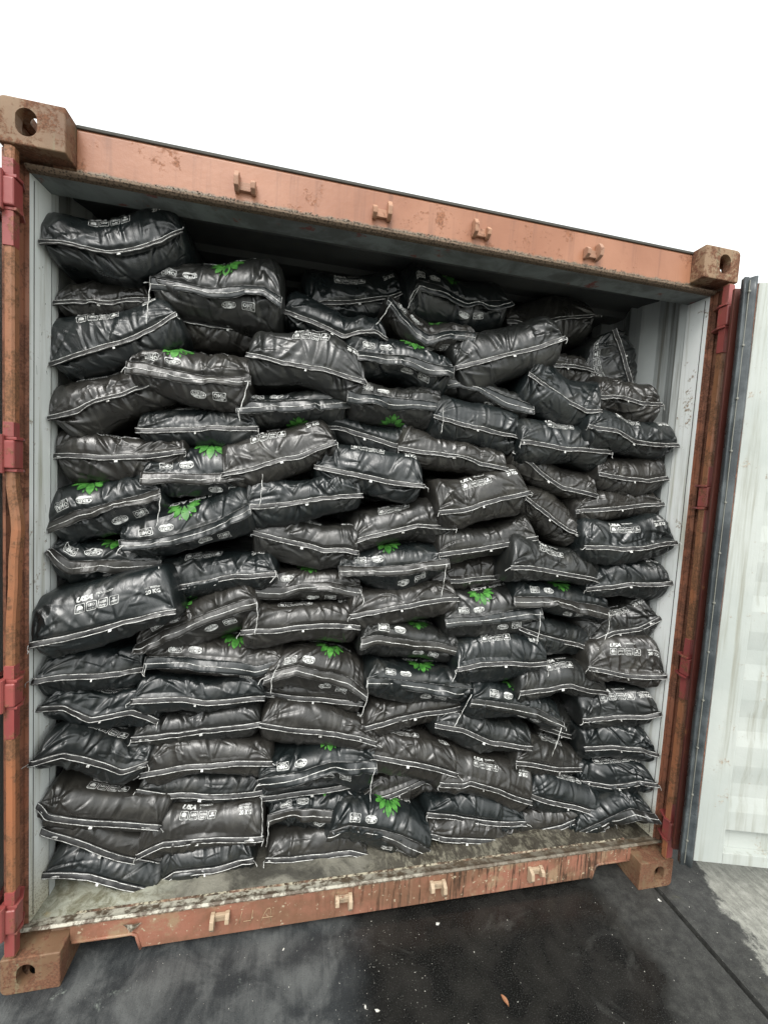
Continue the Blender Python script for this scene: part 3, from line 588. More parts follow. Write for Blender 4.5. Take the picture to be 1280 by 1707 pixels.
# doors: leaf-local frame s (from hinge), t (towards the cargo side when shut), z
def door(P0, ang, mirror):
    t_ = R(ang); dx, dy = -math.cos(t_), -math.sin(t_); nx, ny = dy, -dx
    if mirror: dx, nx = -dx, -nx
    def T(s_, t, z): return (P0[0] + dx * s_ + nx * t, P0[1] + dy * s_ + ny * t, z)
    Z0, Z1, WD = .205, 2.43, 1.13
    def sbox(mb, s0, s1, t0, t1, z0, z1):
        v = [T(a, b_, c) for c in (z0, z1) for a, b_ in ((s0, t0), (s1, t0), (s1, t1), (s0, t1))]
        mb.add(v, [(0, 3, 2, 1), (4, 5, 6, 7), (0, 1, 5, 4), (1, 2, 6, 5), (2, 3, 7, 6), (3, 0, 4, 7)])
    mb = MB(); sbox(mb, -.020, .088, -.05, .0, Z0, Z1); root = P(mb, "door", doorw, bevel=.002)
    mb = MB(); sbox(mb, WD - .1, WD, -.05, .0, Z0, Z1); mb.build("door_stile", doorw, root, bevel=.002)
    for q0, q1 in ((Z0, Z0 + .045), (Z1 - .08, Z1)): mb = MB(); sbox(mb, .0883, WD - .1003, -.05, .0, q0, q1); mb.build("door_rail", doorw, root, bevel=.002)
    mb = MB(); z = Z0 + .0455; pts = [(-.034, z), (-.034, .343)]; zz = .42
    pts += [(-.004, .345), (-.004, zz)]
    while zz < Z1 - .4: pts += [(-.012, zz + .060), (-.012, zz + .115), (-.004, zz + .19), (-.004, zz + .2675)]; zz += .2675
    pts += [(-.012, zz + .060), (-.012, Z1 - .081)]
    n = len(pts); v = [T(s_, a + o_, c) for o_ in (0, -.003) for a, c in pts for s_ in (.0885, WD - .1005)]
    f = [(2 * i, 2 * i + 1, 2 * i + 3, 2 * i + 2) for i in range(n - 1)] + [(2 * n + 2 * i, 2 * n + 2 * i + 2, 2 * n + 2 * i + 3, 2 * n + 2 * i + 1) for i in range(n - 1)]
    mb.add(v, f); mb.build("door_panel", doorw, root, fix=False)
    mb = MB(); sbox(mb, -.032, -.0203, -.05, -.002, Z0 + .002, Z1 - .002); mb.build("red_edge", redm if False else orange, root, bevel=.002)
    mb = MB(); sbox(mb, -.074, -.0325, -.052, -.040, Z0 + .004, Z1 - .004); mb.build("edge_channel", redm2, root, bevel=.002)
    rb = N("rubber"); rbm = rb.fin(rb.mix(rb.ramp(rb.noise(9, 5), .4, .7), (.04, .048, .052), (.11, .125, .13)), rb.ramp(rb.noise(14, 4), .35, .65, .22, .45), rb.bump(rb.noise(1, 4, .6, 0, vec=rb.mp((40, 40, 4))), .4, .004))
    mb = MB(); sec = [(-.076, .002), (-.079, .008), (-.078, .014), (-.075, .015), (-.072, .012), (-.0665, .015), (-.0655, .008), (-.058, .010), (-.050, .022), (-.042, .024), (-.036, .014), (-.033, -.002), (-.033, -.012), (-.074, -.010)]
    n = len(sec); zs = np.linspace(Z0 - .012, Z1 + .012, 40)
    v = [T(a + .0012 * math.sin(z * 7), b_ + .0015 * math.sin(z * 11 + a * 50), z) for z in zs for a, b_ in sec]
    f = [(i * n + k, i * n + (k + 1) % n, (i + 1) * n + (k + 1) % n, (i + 1) * n + k) for i in range(39) for k in range(n)] + [tuple(range(n)), tuple(39 * n + k for k in range(n))]
    mb.add(v, f, True); g = mb.build("gasket", rbm, root)
    mb = MB(); sbox(mb, -.0652, -.0625, .009, .0165, Z0, Z1)
    for z in np.arange(.3, 2.4, .19): mb.tube([T(-.064, .012, z), T(-.064, .0195, z)], .0042, 8)
    al = N("steel_strip"); mb.build("retaining_strip", al.fin((.22, .22, .19), .5, None, .3), g, bevel=.0006)
    # lock bars on the outer face
    for s_ in (.35, .85):
        mb = MB(); mb.tube([T(s_, -.085, .14), T(s_, -.085, 2.5)], .017, 10); lb = mb.build("lock_bar", orange, root)
        for z in (.5, 1.2, 1.9): mb = MB(); sbox(mb, s_ - .04, s_ + .04, -.11, -.052, z, z + .06); mb.build("bar_bracket", orange, lb, bevel=.002)
    for z in (.212, .918, 1.607, 2.308):
        mb = MB(); sbox(mb, -.04, .06, -.066, -.0515, z, z + .07); mb.build("hinge_blade", redm, root, bevel=.002)
    return root
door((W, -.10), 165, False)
door((0 - .085, .03), 262, True)

# wind-down scratches: scuff marks on jambs (dark hairlines)
mb = MB(); rng = np.random.default_rng(11)
for k in range(34):
    z = rng.choice([rng.uniform(1.9, 2.25), rng.uniform(1.2, 1.8), rng.uniform(.55, .75)]); y = rng.uniform(.085, .155); x = .0345 + (y - .0777) / .0923 * .008 - .0002
    mb.tube([(x, y, z), (x + .0004, y + rng.uniform(-.006, .02), z + rng.uniform(-.03, .01))], .0005, 4, cap=False)
P(mb, "scuff_marks", darkm)
# ------------------------------------------------------------------ sack materials
def sack_material():
    m = N("black_woven_plastic")
    oi = m.n('ShaderNodeObjectInfo'); rnd = oi.outputs['Random']
    uvn = m.n('ShaderNodeUVMap'); uvn.uv_map = "cloth"; uv = uvn.outputs[0]
    sh = m.n('ShaderNodeVectorMath', operation='ADD'); cmb = m.n('ShaderNodeCombineXYZ'); m.l(m.math('MULTIPLY', rnd, 37.), cmb.inputs[0]); m.l(m.math('MULTIPLY', rnd, 11.), cmb.inputs[1])
    m.l(uv, sh.inputs[0]); m.l(cmb.outputs[0], sh.inputs[1]); p = sh.outputs[0]
    c = m.mix(m.ramp(rnd, .35, .75), (.0075, .0108, .0112), (.024, .0225, .0195))
    dust = m.ramp(m.noise(9, 6, .68, .4, vec=p), .48, .78)
    c = m.mix(m.math('MULTIPLY', dust, m.math('ADD', .12, m.math('MULTIPLY', rnd, .35))), c, (.105, .098, .08))
    # crumple: overlapping angular facets, finer scratches of creasing running back from the seam
    w1 = m.n('ShaderNodeVectorMath', operation='ADD'); nz_ = m.n('ShaderNodeTexNoise'); nz_.inputs['Scale'].default_value = 14; nz_.inputs['Detail'].default_value = 3; m.l(p, nz_.inputs['Vector'])
    sc1 = m.n('ShaderNodeVectorMath', operation='SCALE'); sc1.inputs['Scale'].default_value = .05; m.l(nz_.outputs[1], sc1.inputs[0]); m.l(p, w1.inputs[0]); m.l(sc1.outputs[0], w1.inputs[1]); pw_ = w1.outputs[0]
    v1 = m.voro(6.5, 'F1', vec=m.mp((1.9, 1, 1), (0, 0, .45), vec=pw_)); v2 = m.voro(19, 'F1', vec=m.mp((1.8, 1, 1), (0, 0, -.5), vec=pw_))
    st = m.noise(1, 4, .6, .5, vec=m.mp((60, 12, 1), (0, 0, .3), vec=pw_)); rid = m.math('MINIMUM', m.math('MULTIPLY', m.math('ABSOLUTE', m.math('SUBTRACT', st, .5)), 7.), 1.)
    h = m.math('ADD', m.math('MULTIPLY', v1, 1.05), m.math('MULTIPLY', v2, .30))
    h = m.math('ADD', h, m.math('MULTIPLY', rid, .06)); h = m.math('ADD', h, m.math('MULTIPLY', m.noise(110, 3, .6, vec=p), .03))
    nb = m.bump(h, .40, .0115)
    r = m.math('ADD', m.ramp(m.noise(12, 5, .6, vec=p), .3, .7, .25, .40), m.math('MULTIPLY', dust, .2))
    m.b.inputs['Coat Weight'].default_value = .12; m.b.inputs['Coat Roughness'].default_value = .22
    return m.fin(c, r, nb, spec=.7)
sackm = sack_material()
tp = N("seam_tape"); pc = tp.mix(tp.ramp(tp.noise(40, 5, .65), .4, .65), (.008, .008, .008), (.034, .033, .031))
tapem = tp.fin(pc, .42, tp.bump(tp.noise(90, 4), .5, .002), spec=.6)
th = N("white_thread"); tc = th.mix(th.ramp(th.noise(45, 5, .7), .36, .58), (.20, .195, .18), (.78, .78, .75)); threadm = th.fin(tc, .7, th.bump(th.noise(900, 2), .6, .001))
hem = N("grey_hem"); hemm = hem.fin(hem.mix(hem.ramp(hem.noise(50, 4, .6), .4, .62), (.03, .03, .029), (.30, .30, .29)), .55)
pw = N("white_print"); printm = pw.fin(pw.mix(pw.ramp(pw.noise(70, 5, .65), .36, .60), (.26, .26, .25), (.74, .75, .72)), .5)
pg = N("green_print"); greenm = pg.fin(pg.mix(pg.ramp(pg.noise(45, 4, .6), .35, .65), (.03, .13, .02), (.085, .28, .048)), .42)
pk = N("black_print"); blackpr = pk.fin((.012, .012, .012), .5)

# ------------------------------------------------------------------ print artwork (flat, metres)
_txt = {}
def text_flat(s, size, shear=0., bold=0.):
    key = (s, size, shear, bold)
    if key in _txt: return _txt[key]
    cu = bpy.data.curves.new("t", 'FONT'); cu.body = s; cu.size = size; cu.shear = shear; cu.offset = bold; cu.resolution_u = 2
    cu.align_x = 'LEFT'; o = bpy.data.objects.new("t", cu); COL.objects.link(o)
    dg = bpy.context.evaluated_depsgraph_get(); me = bpy.data.meshes.new_from_object(o.evaluated_get(dg))
    bm = bmesh.new(); bm.from_mesh(me); bmesh.ops.triangulate(bm, faces=bm.faces)
    v = np.array([p.co[:2] for p in bm.verts]); f = [tuple(q.index for q in t.verts) for t in bm.faces]
    bm.free(); bpy.data.objects.remove(o); bpy.data.curves.remove(cu); bpy.data.meshes.remove(me)
    _txt[key] = (v, f); return v, f
class Art:
    def __init__(s): s.v = []; s.f = []
    def poly(s, pts, f=None):
        n = len(s.v); s.v += [tuple(p) for p in pts]
        s.f += [tuple(i + n for i in q) for q in (f or [tuple(range(len(pts)))])]; return s
    def text(s, t, x, y, size, shear=0., bold=0., w=None):
        v, f = text_flat(t, size, shear, bold); v = v.copy()
        if w: v[:, 0] *= w / max(v[:, 0].max(), 1e-6)
        s.poly(v + (x, y), f); return s
    def ring(s, pts, t):
        c = np.mean(pts, 0); P_ = np.array(pts); I = c + (P_ - c) * (1 - t / np.abs(P_ - c).max(0)); n = len(P_)
        s.poly(np.vstack([P_, I]), [(i, (i + 1) % n, n + (i + 1) % n, n + i) for i in range(n)]); return s
def rrect(x0, x1, y0, y1, r=.003, sh=0.):
    pts = []
    for cx, cy, a in ((x1 - r, y1 - r, 0), (x0 + r, y1 - r, 90), (x0 + r, y0 + r, 180), (x1 - r, y0 + r, 270)):
        for k in (0, 45, 90): t = R(a + k); pts.append((cx + r * math.cos(t) + sh * (cy - y0), cy + r * math.sin(t)))
    # straight sides get extra points so they follow the cloth
    o = []
    for i in range(len(pts)):
        p, q = np.array(pts[i]), np.array(pts[(i + 1) % len(pts)]); k = max(1, int(np.linalg.norm(q - p) / .006)); o += [tuple(p + (q - p) * j / k) for j in range(k)]
    return o
def art_foot():
    a = Art(); sh = .12; pitch = .0315; w_ = .0275; h_ = .0275
    for k in range(4):
        x = k * pitch; a.ring(rrect(x, x + w_, 0, h_, .0035, sh), .0016)
        if k == 0:
            a.poly([(x + .006 + .0015, .0095), (x + .0225, .0095), (x + .0235, .016), (x + .0205, .0215), (x + .015, .0235), (x + .0100, .0215), (x + .0075, .016)])
            a.text("Organic", x + .005, .004, .005, w=.019)
        elif k == 1: a.text("LEO", x + .0065, .013, .011, 0, .0004, w=.0185).text("Leonardite", x + .0045, .0045, .005, w=.019)
        elif k == 2: a.text("HIGH", x + .0062, .0135, .010, 0, .0004, w=.019).text("Purity", x + .0055, .0045, .0085, .2, .0003, w=.0185)
        else:
            a.poly([(x + .006, .0085), (x + .024, .0085), (x + .0245, .0125), (x + .0155, .0145), (x + .0075, .0125)])
            a.poly([(x + .0125, .016), (x + .017, .0155), (x + .0205, .0185), (x + .0185, .0225), (x + .0145, .0235), (x + .0118, .02)])
            a.text("Soluble", x + .005, .0035, .0045, w=.018)
    a.text("USA", .004, .0345, .021, .35, .0012, w=.048)
    a.text("TECHNOLOGY", .060, .0445, .0085, .35, .0003, w=.050); a.text("QUALITY", .066, .0345, .0095, .35, .0004, w=.040)
    b_ = Art().text("NET WEIGHT", 0, .017, .0085, 0, .0003, w=.046).text("20 KG", .001, 0, .0175, 0, .0008, w=.044)
    return a, b_
def art_marks():
    """two certification marks, drawn upright around (0,0)"""
    a = Art(); a.ring(rrect(.010, .054, -.013, .013, .003), .0018); a.text("OMRI", .0135, -.0035, .0165, 0, .0006, w=.037); a.text("LISTED", .019, -.0095, .006, 0, .0002, w=.026)
    b_ = Art(); n = 28; ov = [(-.034 + .0235 * math.copysign(abs(math.cos(t)) ** .8, math.cos(t)), .0125 * math.copysign(abs(math.sin(t)) ** .8, math.sin(t))) for t in np.linspace(0, 2 * math.pi, n, endpoint=False)]
    b_.ring(ov, .0016)
    # filled lower band of the oval with the name above it
    b_.poly([(-.034 + .0215 * math.cos(t), -.003 + .0085 * math.sin(t)) for t in np.linspace(math.pi, 2 * math.pi, 13)])
    b_.text("CERES", -.0535, -.001, .0135, 0, .0006, w=.039)
    a.poly(b_.v, b_.f); return a
def art_leaf():
    """lotus of pointed petals, root at (0,0), pointing to +y"""
    a = Art(); n = 7
    def petal(ang, r0, L, wd):
        l = [(r0 + (L - r0) * t, wd * math.sin(math.pi * t ** 1.15) ** .85) for t in np.linspace(0, 1, n + 1)]
        o = [(y, x) for x, y in l] + [(-y, x) for x, y in l[-2:0:-1]]; c, s_ = math.cos(R(ang)), math.sin(R(ang))
        v = [(x * c - y * s_, x * s_ + y * c) for x, y in o]; m_ = len(l)
        F = [(0, 1, len(v) - 1)] + [(i, i + 1, len(v) - i - 1, len(v) - i) for i in range(1, m_ - 2)] + [(m_ - 2, m_ - 1, m_)]
        a.poly(v, F)
    petal(0, .012, .066, .0112)
    for s_ in (-1, 1): petal(s_ * 33, .014, .057, .0092); petal(s_ * 61, .014, .054, .0078); petal(s_ * 84, .014, .049, .0050); petal(s_ * 17, .047, .061, .0024)
    return a
A_FOOT, A_NET = art_foot(); A_MARK = art_marks(); A_LEAF = art_leaf()
A_NAME = Art().text("HUMIC ACID", -.085, 0, .026, 0, .0012, w=.17)

# ------------------------------------------------------------------ sack geometry
NU, NV = 120, 74
def rn(n, knots, rng):
    """smooth non-periodic 1-D noise, about unit amplitude"""
    k = np.sort(np.r_[0, rng.random(knots), 1]); v = rng.normal(0, 1, knots + 2); a = np.interp(np.linspace(0, 1, n), k, v)
    w_ = np.hanning(max(5, n // (knots + 1) | 1)); w_ /= w_.sum(); h = len(w_) // 2
    return np.convolve(np.r_[np.full(h, a[0]), a, np.full(h, a[-1])], w_, 'valid')[:n]
def smooth_curve(pts, n, rng, jit):
    P_ = np.array(pts, float); d = np.r_[0, np.cumsum(np.hypot(*np.diff(P_, axis=0).T))]; u = np.linspace(0, d[-1], n)
    x = np.interp(u, d, P_[:, 0]); z = np.interp(u, d, P_[:, 1])
    k = np.hanning(11); k /= k.sum()
    def sm(a):
        e = np.r_[2 * a[0] - a[5:0:-1], a, 2 * a[-1] - a[-2:-7:-1]]; return np.convolve(e, k, 'valid')
    x, z = sm(x), sm(z)
    z = z + jit * (1.6 * rn(n, 5, rng) + .45 * rn(n, 16, rng))
    return x, z, d[-1]
def wrinkle(a, b, W_, rng, amp=1.):
    """signed cloth relief (m) at across=a, back=b (numpy arrays, metres)"""
    h = np.zeros_like(a)
    for _ in range(5):                      # soft lumps of the filling
        k = rng.uniform(4, 13); th_ = rng.uniform(0, 6.28); h += .0038 / (k / 6) * np.sin(k * (a * math.cos(th_) + b * math.sin(th_)) * 2.2 + rng.uniform(0, 6.28))
    def fold(x0, y0, ang, L, A, w_, bend=0.):
        dx, dy = math.sin(ang), math.cos(ang); s_ = (a - x0) * dx + (b - y0) * dy; d = (a - x0) * dy - (b - y0) * dx + bend * s_ ** 2
        tp_ = np.clip(s_ / L, 0, 1); env = np.where((s_ > -.01) & (s_ < L), np.clip((s_ + .01) / .02, 0, 1) * (1 - tp_) ** .7, 0)
        wl = w_ * (.55 + .9 * tp_)
        prof = np.exp(-np.abs(d / wl) ** 1.35) - .55 * np.exp(-((d - 1.6 * wl) / (1.2 * wl)) ** 2)
        return A * env * prof
    for _ in range(11):
        h += fold(rng.uniform(.0, W_), rng.uniform(-.005, .03), rng.normal(0, .45), rng.uniform(.07, .24), rng.choice([1, 1, -1]) * rng.uniform(.0020, .0062) * amp, rng.uniform(.006, .015), rng.normal(0, 1.2))
    for cx, sg in ((0, 1), (W_, -1)):       # gathers fanning out of the two ears
        for _ in range(5):
            h += fold(cx + sg * rng.uniform(0, .012), rng.uniform(0, .02), sg * rng.uniform(.25, 1.35), rng.uniform(.07, .17), rng.choice([1, -1]) * rng.uniform(.0022, .0062) * amp, rng.uniform(.004, .010), rng.normal(0, 1.5))
    for _ in range(8):                      # free creases in the field
        h += fold(rng.uniform(.03, W_ - .03), rng.uniform(.03, .14), rng.uniform(-2.2, 2.2), rng.uniform(.03, .10), rng.choice([1, -1]) * rng.uniform(.0014, .004) * amp, rng.uniform(.003, .007), rng.normal(0, 3))
    for _ in range(9):                     # fine sharp creases
        h += fold(rng.uniform(0, W_), rng.uniform(0, .12), rng.normal(0, .9), rng.uniform(.02, .08), rng.choice([1, -1]) * rng.uniform(.0015, .0035) * amp, rng.uniform(.0028, .0045), rng.normal(0, 3))
    g = np.zeros_like(a)
    for _ in range(2): k = rng.uniform(120, 330); g += np.sin(k * a + rng.uniform(0, 6.28))
    h += .0007 * g * np.exp(-np.maximum(b, 0) / .035)
    return h
class Sack: pass
def make_sack(i, ty, seam, Ht, Hb, Y, opt, col_, row_):
    rng = np.random.default_rng(1000 + i)
    if Ht < .055: Ht = .055 + .2 * max(Ht, 0)
    Ht *= 1.04; Hb = max(Hb, .030) * 1.14; L = .56; Yw = rng.normal(0, .012)
    sx, sz, W_ = smooth_curve(seam, NU, rng, .0016)
    c = np.array([sx[-1] - sx[0], sz[-1] - sz[0]]); c /= np.linalg.norm(c); nx, nz = -c[1], c[0]
    t = np.linspace(0, 1, NU); depth = Y[0] + (Y[1] - Y[0]) * t + (Yw * (t - .5) * 2 if Y[0] == Y[1] else 0) + .004 * np.sin(t * rng.uniform(4, 9) + rng.uniform(0, 6))
    # thread/lip line = traced line; body closes on the root line
    lift = .0 if ty == 'A' else .021
    rx, rz = sx + nx * lift, sz + nz * lift
    ht, hb = (Ht, Hb) if ty == 'A' else (max(Ht - lift, .03), Hb + lift)
    back = (rx.mean(), rz.mean())
    # cross-section parameter
    q = np.r_[np.linspace(0, 1, 44) ** 1.25 * .5, .5 + .5 * np.linspace(0, 1, NV - 44 + 1)[1:]]
    body = {}; ab = rng.uniform(.75, 1.3); pf = rng.uniform(9.0, 20.0)
    V = []; UV = []
    ac, bc = 0., 0.
    for side, hh in ((1, ht), (-1, hb)):
        a_f = min(.085, .022 + hh * .5) * ab if (ty == 'A' or side == -1) else min(.11, .04 + hh * .7)
        th_ = np.clip(q / .5, 0, 1) * (math.pi / 2); dep = a_f * (1 - np.cos(th_) ** 1.0); hg = np.sin(th_) ** (.92 if (ty == 'A' or side == -1) else 1.0)
        tail = q > .5; tt = (q[tail] - .5) / .5
        dep[tail] = a_f + (L - a_f) * tt; hg[tail] = np.where(tt < .78, 1., np.sqrt(np.clip(1 - ((tt - .78) / .22) ** 2, 0, 1)))
        p = pf + 4.0 * np.clip(dep / .14, 0, 1)                                  # boxier towards the back
        g = (1 - np.abs(2 * t[:, None] - 1) ** p[None, :]); g = np.clip(g, 0, 1) ** .5
        skew = 1 + .14 * rng.normal() * (2 * t[:, None] - 1) + .10 * rng.normal() * np.cos(2 * math.pi * t)[:, None]
        Hh = hh * g * hg[None, :] * np.clip(skew, .7, 1.3)
        flat = np.clip(dep / .22, 0, 1)[None, :] * .75
        bx = rx[:, None] * (1 - flat) + (back[0] + (t[:, None] - .5) * W_ * c[0]) * flat
        bz = rz[:, None] * (1 - flat) + (back[1] + (t[:, None] - .5) * W_ * c[1]) * flat
        # the filled part swells sideways past the sewn end
        nar = 1 + .045 * np.clip(dep / .06, 0, 1)[None, :]
        mx_, mz_ = back; bx = mx_ + (bx - mx_) * nar; bz = mz_ + (bz - mz_) * nar
        if side == 1 or True:
            X_ = bx + side * nx * Hh; Z_ = bz + side * nz * Hh; D_ = depth[:, None] + dep[None, :] + 0 * bx
        A_ = np.broadcast_to(t[:, None] * W_, X_.shape)
        arc = np.r_[0, np.cumsum(np.hypot(np.diff(dep), hh * np.diff(hg)))]; B_ = np.broadcast_to(arc[None, :], X_.shape)
        G = np.stack([X_, D_, Z_], -1)
        du = np.gradient(G, axis=0); dv = np.gradient(G, axis=1); nn = np.cross(dv, du) if side == 1 else np.cross(du, dv); nn /= np.linalg.norm(nn, axis=-1, keepdims=True) + 1e-9
        if side == 1 and nn[NU // 2, 24] @ np.array([nx, -.5, nz]) < 0: nn = -nn
        if side == -1 and nn[NU // 2, 24] @ np.array([-nx, -.5, -nz]) < 0: nn = -nn
        hw = wrinkle(A_, B_, W_, rng, .9 + .5 * rng.random()) ; taper = np.clip(np.minimum(t, 1 - t) / .03, 0, 1)[:, None] * np.clip(B_ / .012, 0, 1) * np.clip((L - dep) / .05, 0, 1)[None, :]
        hw = np.clip(hw, -.016, .016) * taper
        sag = 0
        G = G + nn * hw[..., None]
        body[side] = (G, nn, arc)
        V.append(G.reshape(-1, 3)); UV.append(np.stack([A_ + (0 if side == 1 else 1.3), B_], -1).reshape(-1, 2))
    # dropped flange at the mesh level: one closed body
    V = np.vstack(V); UV = np.vstack(UV); n = NU * NV
    ii, jj = np.meshgrid(np.arange(NU - 1), np.arange(NV - 1), indexing='ij'); a0 = (ii * NV + jj).ravel(); b0 = a0 + NV
    F1 = np.stack([a0, a0 + 1, b0 + 1, b0], 1); F2 = np.stack([a0, b0, b0 + 1, a0 + 1], 1) + n
    if not True: F1, F2 = F1[:, ::-1], F2[:, ::-1]
    # weld the shared rims (front edge, rear edge, both sides share positions)
    key = np.round(V, 6); rim = np.zeros((NU, NV), bool); rim[:, 0] = rim[:, -1] = rim[0] = rim[-1] = True
    top_r = np.flatnonzero(rim.ravel()); remap = np.arange(2 * n); remap[top_r + n] = top_r
    V[top_r] = (V[top_r] + V[top_r + n]) / 2
    F = np.vstack([F1, F2]); Fm = remap[F]
    used = np.unique(Fm); comp = np.full(2 * n, -1); comp[used] = np.arange(len(used))
    me = bpy.data.meshes.new("sack_body"); me.from_pydata(V[used].tolist(), [], comp[Fm].tolist())
    me.polygons.foreach_set('use_smooth', [True] * len(F)); ul = me.uv_layers.new(name="cloth"); ul.data.foreach_set('uv', UV[F.ravel()].ravel())
    me.materials.append(sackm); me.update()
    mid = (float(sx[NU // 2]), float(depth[NU // 2]), float(sz[NU // 2]))
    cat = "sack"; root = empty("filled_sack", mid)
    def link(mesh, name, par=root):
        o = bpy.data.objects.new(name, mesh); COL.objects.link(o); o.parent = par; o.matrix_parent_inverse = Matrix.Translation(Vector(mid)).inverted() if par is root else Matrix(); return o
    link(me, "sack_body")
    def put(mb, name, mat, fix=False):
        m_ = mb.mesh(name); m_.materials.append(mat); return link(m_, name)
    # lip or flap: hangs forward-down from the root line
    def lipcurve(width, phi):
        e = np.stack([-nx * np.sin(phi), -np.cos(phi), -nz * np.sin(phi)], -1); return e * width
    tt = t[:, None]
    root3 = np.stack([rx, depth - .001, rz], -1)
    ph0 = {'A': R(66), 'B': R(72)}[ty]
    if i in (82, 6, 7): ph0 = R(60)
    phi = ph0 + R(10 if ty == 'A' else 20) * rn(NU, 4, rng) + R(4 if ty == 'A' else 8) * rn(NU, 14, rng)
    wd = (.021 if ty == 'A' else .040)
    if ty == 'B': wd = wd * (1 + .16 * rn(NU, 3, rng))[:, None]
    E_ = lipcurve(1., phi); M_ = np.stack([nx * np.cos(phi), -np.sin(phi), nz * np.cos(phi)], -1)
    K = 7; S_ = np.linspace(0, 1, K); cr1 = rn(NU, 18, rng); cr2 = rn(NU, 30, rng)
    strip = np.stack([root3 + E_ * (wd * s_) + M_ * (.002 * math.sin(s_ * 3.1) + .0016 * (cr1 + .5 * cr2)[:, None] * s_) for s_ in S_], 1)   # NU,K,3
    over = .006 if ty == 'A' else .004
    strip[0] -= np.array([c[0], 0, c[1]]) * over; strip[-1] += np.array([c[0], 0, c[1]]) * over
    thick = .0014
    top_ = strip + M_[:, None] * thick; bot = strip - M_[:, None] * thick
    vv = np.vstack([top_.reshape(-1, 3), bot.reshape(-1, 3)]); ii, jj = np.meshgrid(np.arange(NU - 1), np.arange(K - 1), indexing='ij'); a0 = (ii * K + jj).ravel(); m2 = NU * K
    f = np.vstack([np.stack([a0, a0 + 1, a0 + K + 1, a0 + K], 1), np.stack([a0, a0 + K, a0 + K + 1, a0 + 1], 1) + m2]).tolist()
    f += [(k * K + K - 1, k * K + K - 1 + m2, (k + 1) * K + K - 1 + m2, (k + 1) * K + K - 1) for k in range(NU - 1)] + [(k * K, (k + 1) * K, (k + 1) * K + m2, k * K + m2) for k in range(NU - 1)]
    f += [(k, k + m2, k + 1 + m2, k + 1) for k in range(K - 1)] + [((NU - 1) * K + k, (NU - 1) * K + k + 1, (NU - 1) * K + k + 1 + m2, (NU - 1) * K + k + m2) for k in range(K - 1)]
    me2 = bpy.data.meshes.new("seam_lip" if ty == 'A' else "open_flap"); me2.from_pydata(vv.tolist(), [], f); me2.polygons.foreach_set('use_smooth', [True] * len(f))
    ul = me2.uv_layers.new(name="cloth"); U2 = np.tile(np.stack(np.meshgrid(t * W_, S_ * .05, indexing='ij'), -1).reshape(-1, 2), (2, 1)) + (2.7, 0)
    ul.data.foreach_set('uv', U2[np.concatenate([np.array(x) for x in f])].ravel()); me2.materials.append(tapem if ty == 'A' else sackm); link(me2, me2.name)
    def on_strip(s_, k=slice(None)):
        j = s_ * (K - 1); j0 = min(int(j), K - 2); fr = j - j0; return (strip[:, j0] * (1 - fr) + strip[:, j0 + 1] * fr + M_ * (thick + .0008))[k]
    mb = MB()
    if ty == 'A':
        for s_, r_ in ((.16, .00112), (.90, .00105)):
            pts = on_strip(s_); pts = pts + M_ * (.0003 * rn(NU, 30, rng))[:, None]; mb = MB(); mb.tube(np.vstack([pts[::2], pts[-1:]]), r_, 5); put(mb, 'seam_thread', threadm)
    else:
        pts = on_strip(.56) if not 'x' in opt else on_strip(.9); mb = MB(); mb.tube(pts, .0013, 5); put(mb, 'seam_thread', threadm)
    # loose ends
    if ty == 'A' or rng.random() < .5:
        for e_, sg in ((0, -1), (NU - 1, 1)):
            if rng.random() < (.62 if ty == 'A' else .4):
                s0 = on_strip(.5)[e_]; pts = [s0]; d = np.array([sg * c[0] * .6 + rng.normal() * .3, -.25, -.6 + rng.normal() * .5])
                for _ in range(6): d = d + rng.normal(0, .38, 3) + (0, 0, -.22); d /= np.linalg.norm(d); s0 = s0 + d * rng.uniform(.003, .0062); s0[1] = min(s0[1], depth[e_] - .004); pts.append(s0)
                mb = MB(); mb.tube(pts, .0011, 5); put(mb, 'loose_thread', threadm)
    for (bi, pts) in TAILS:
        if bi == i:
            P_ = np.array(pts); d = np.r_[0, np.cumsum(np.linalg.norm(np.diff(P_, axis=0), axis=1))]; u = np.linspace(0, d[-1], 16)
            Q = np.stack([np.interp(u, d, P_[:, k]) for k in range(3)], 1); kk = np.array([.25, .5, .25])
            for _ in range(2): Q[1:-1] = Q[:-2] * .25 + Q[1:-1] * .5 + Q[2:] * .25
            Q[:, 0] += .0012 * np.sin(u * 160); mb = MB(); mb.tube(Q, .0014, 6); put(mb, 'loose_thread', threadm)
    mb = MB()
    if ty == 'A':
        for u0, u1, s0, s1 in (((.02, .13, .32, .72) if rng.random() < .8 else (.80, .80, 0, 0)), (.44 + .08 * rng.random(), 0, .96, 1.32), ((.86, .975, .32, .70) if rng.random() < .55 else (.8, .8, 0, 0))):
            if u1 == 0: u1 = u0 + .022
            if u1 <= u0: continue
            mb = MB(); k0, k1 = int(u0 * (NU - 1)), max(int(u1 * (NU - 1)), int(u0 * (NU - 1)) + 1)
            for k in range(k0, k1):
                q0 = strip[k, 0] + E_[k] * (wd * s0) + M_[k] * .0022; q1 = strip[k + 1, 0] + E_[k + 1] * (wd * s0) + M_[k + 1] * .0022
                q2 = strip[k + 1, 0] + E_[k + 1] * (wd * s1) + M_[k + 1] * .0022; q3 = strip[k, 0] + E_[k] * (wd * s1) + M_[k] * .0022
                if k == 0: q0 = q0 + np.array([c[0], 0, c[1]]) * over; q3 = q3 + np.array([c[0], 0, c[1]]) * over
                mb.add([q0, q1, q2, q3] + [p_ - M_[k] * .0008 for p_ in (q0, q1, q2, q3)], [(0, 3, 2, 1), (4, 5, 6, 7), (0, 1, 5, 4), (3, 7, 6, 2), (0, 4, 7, 3), (1, 2, 6, 5)])
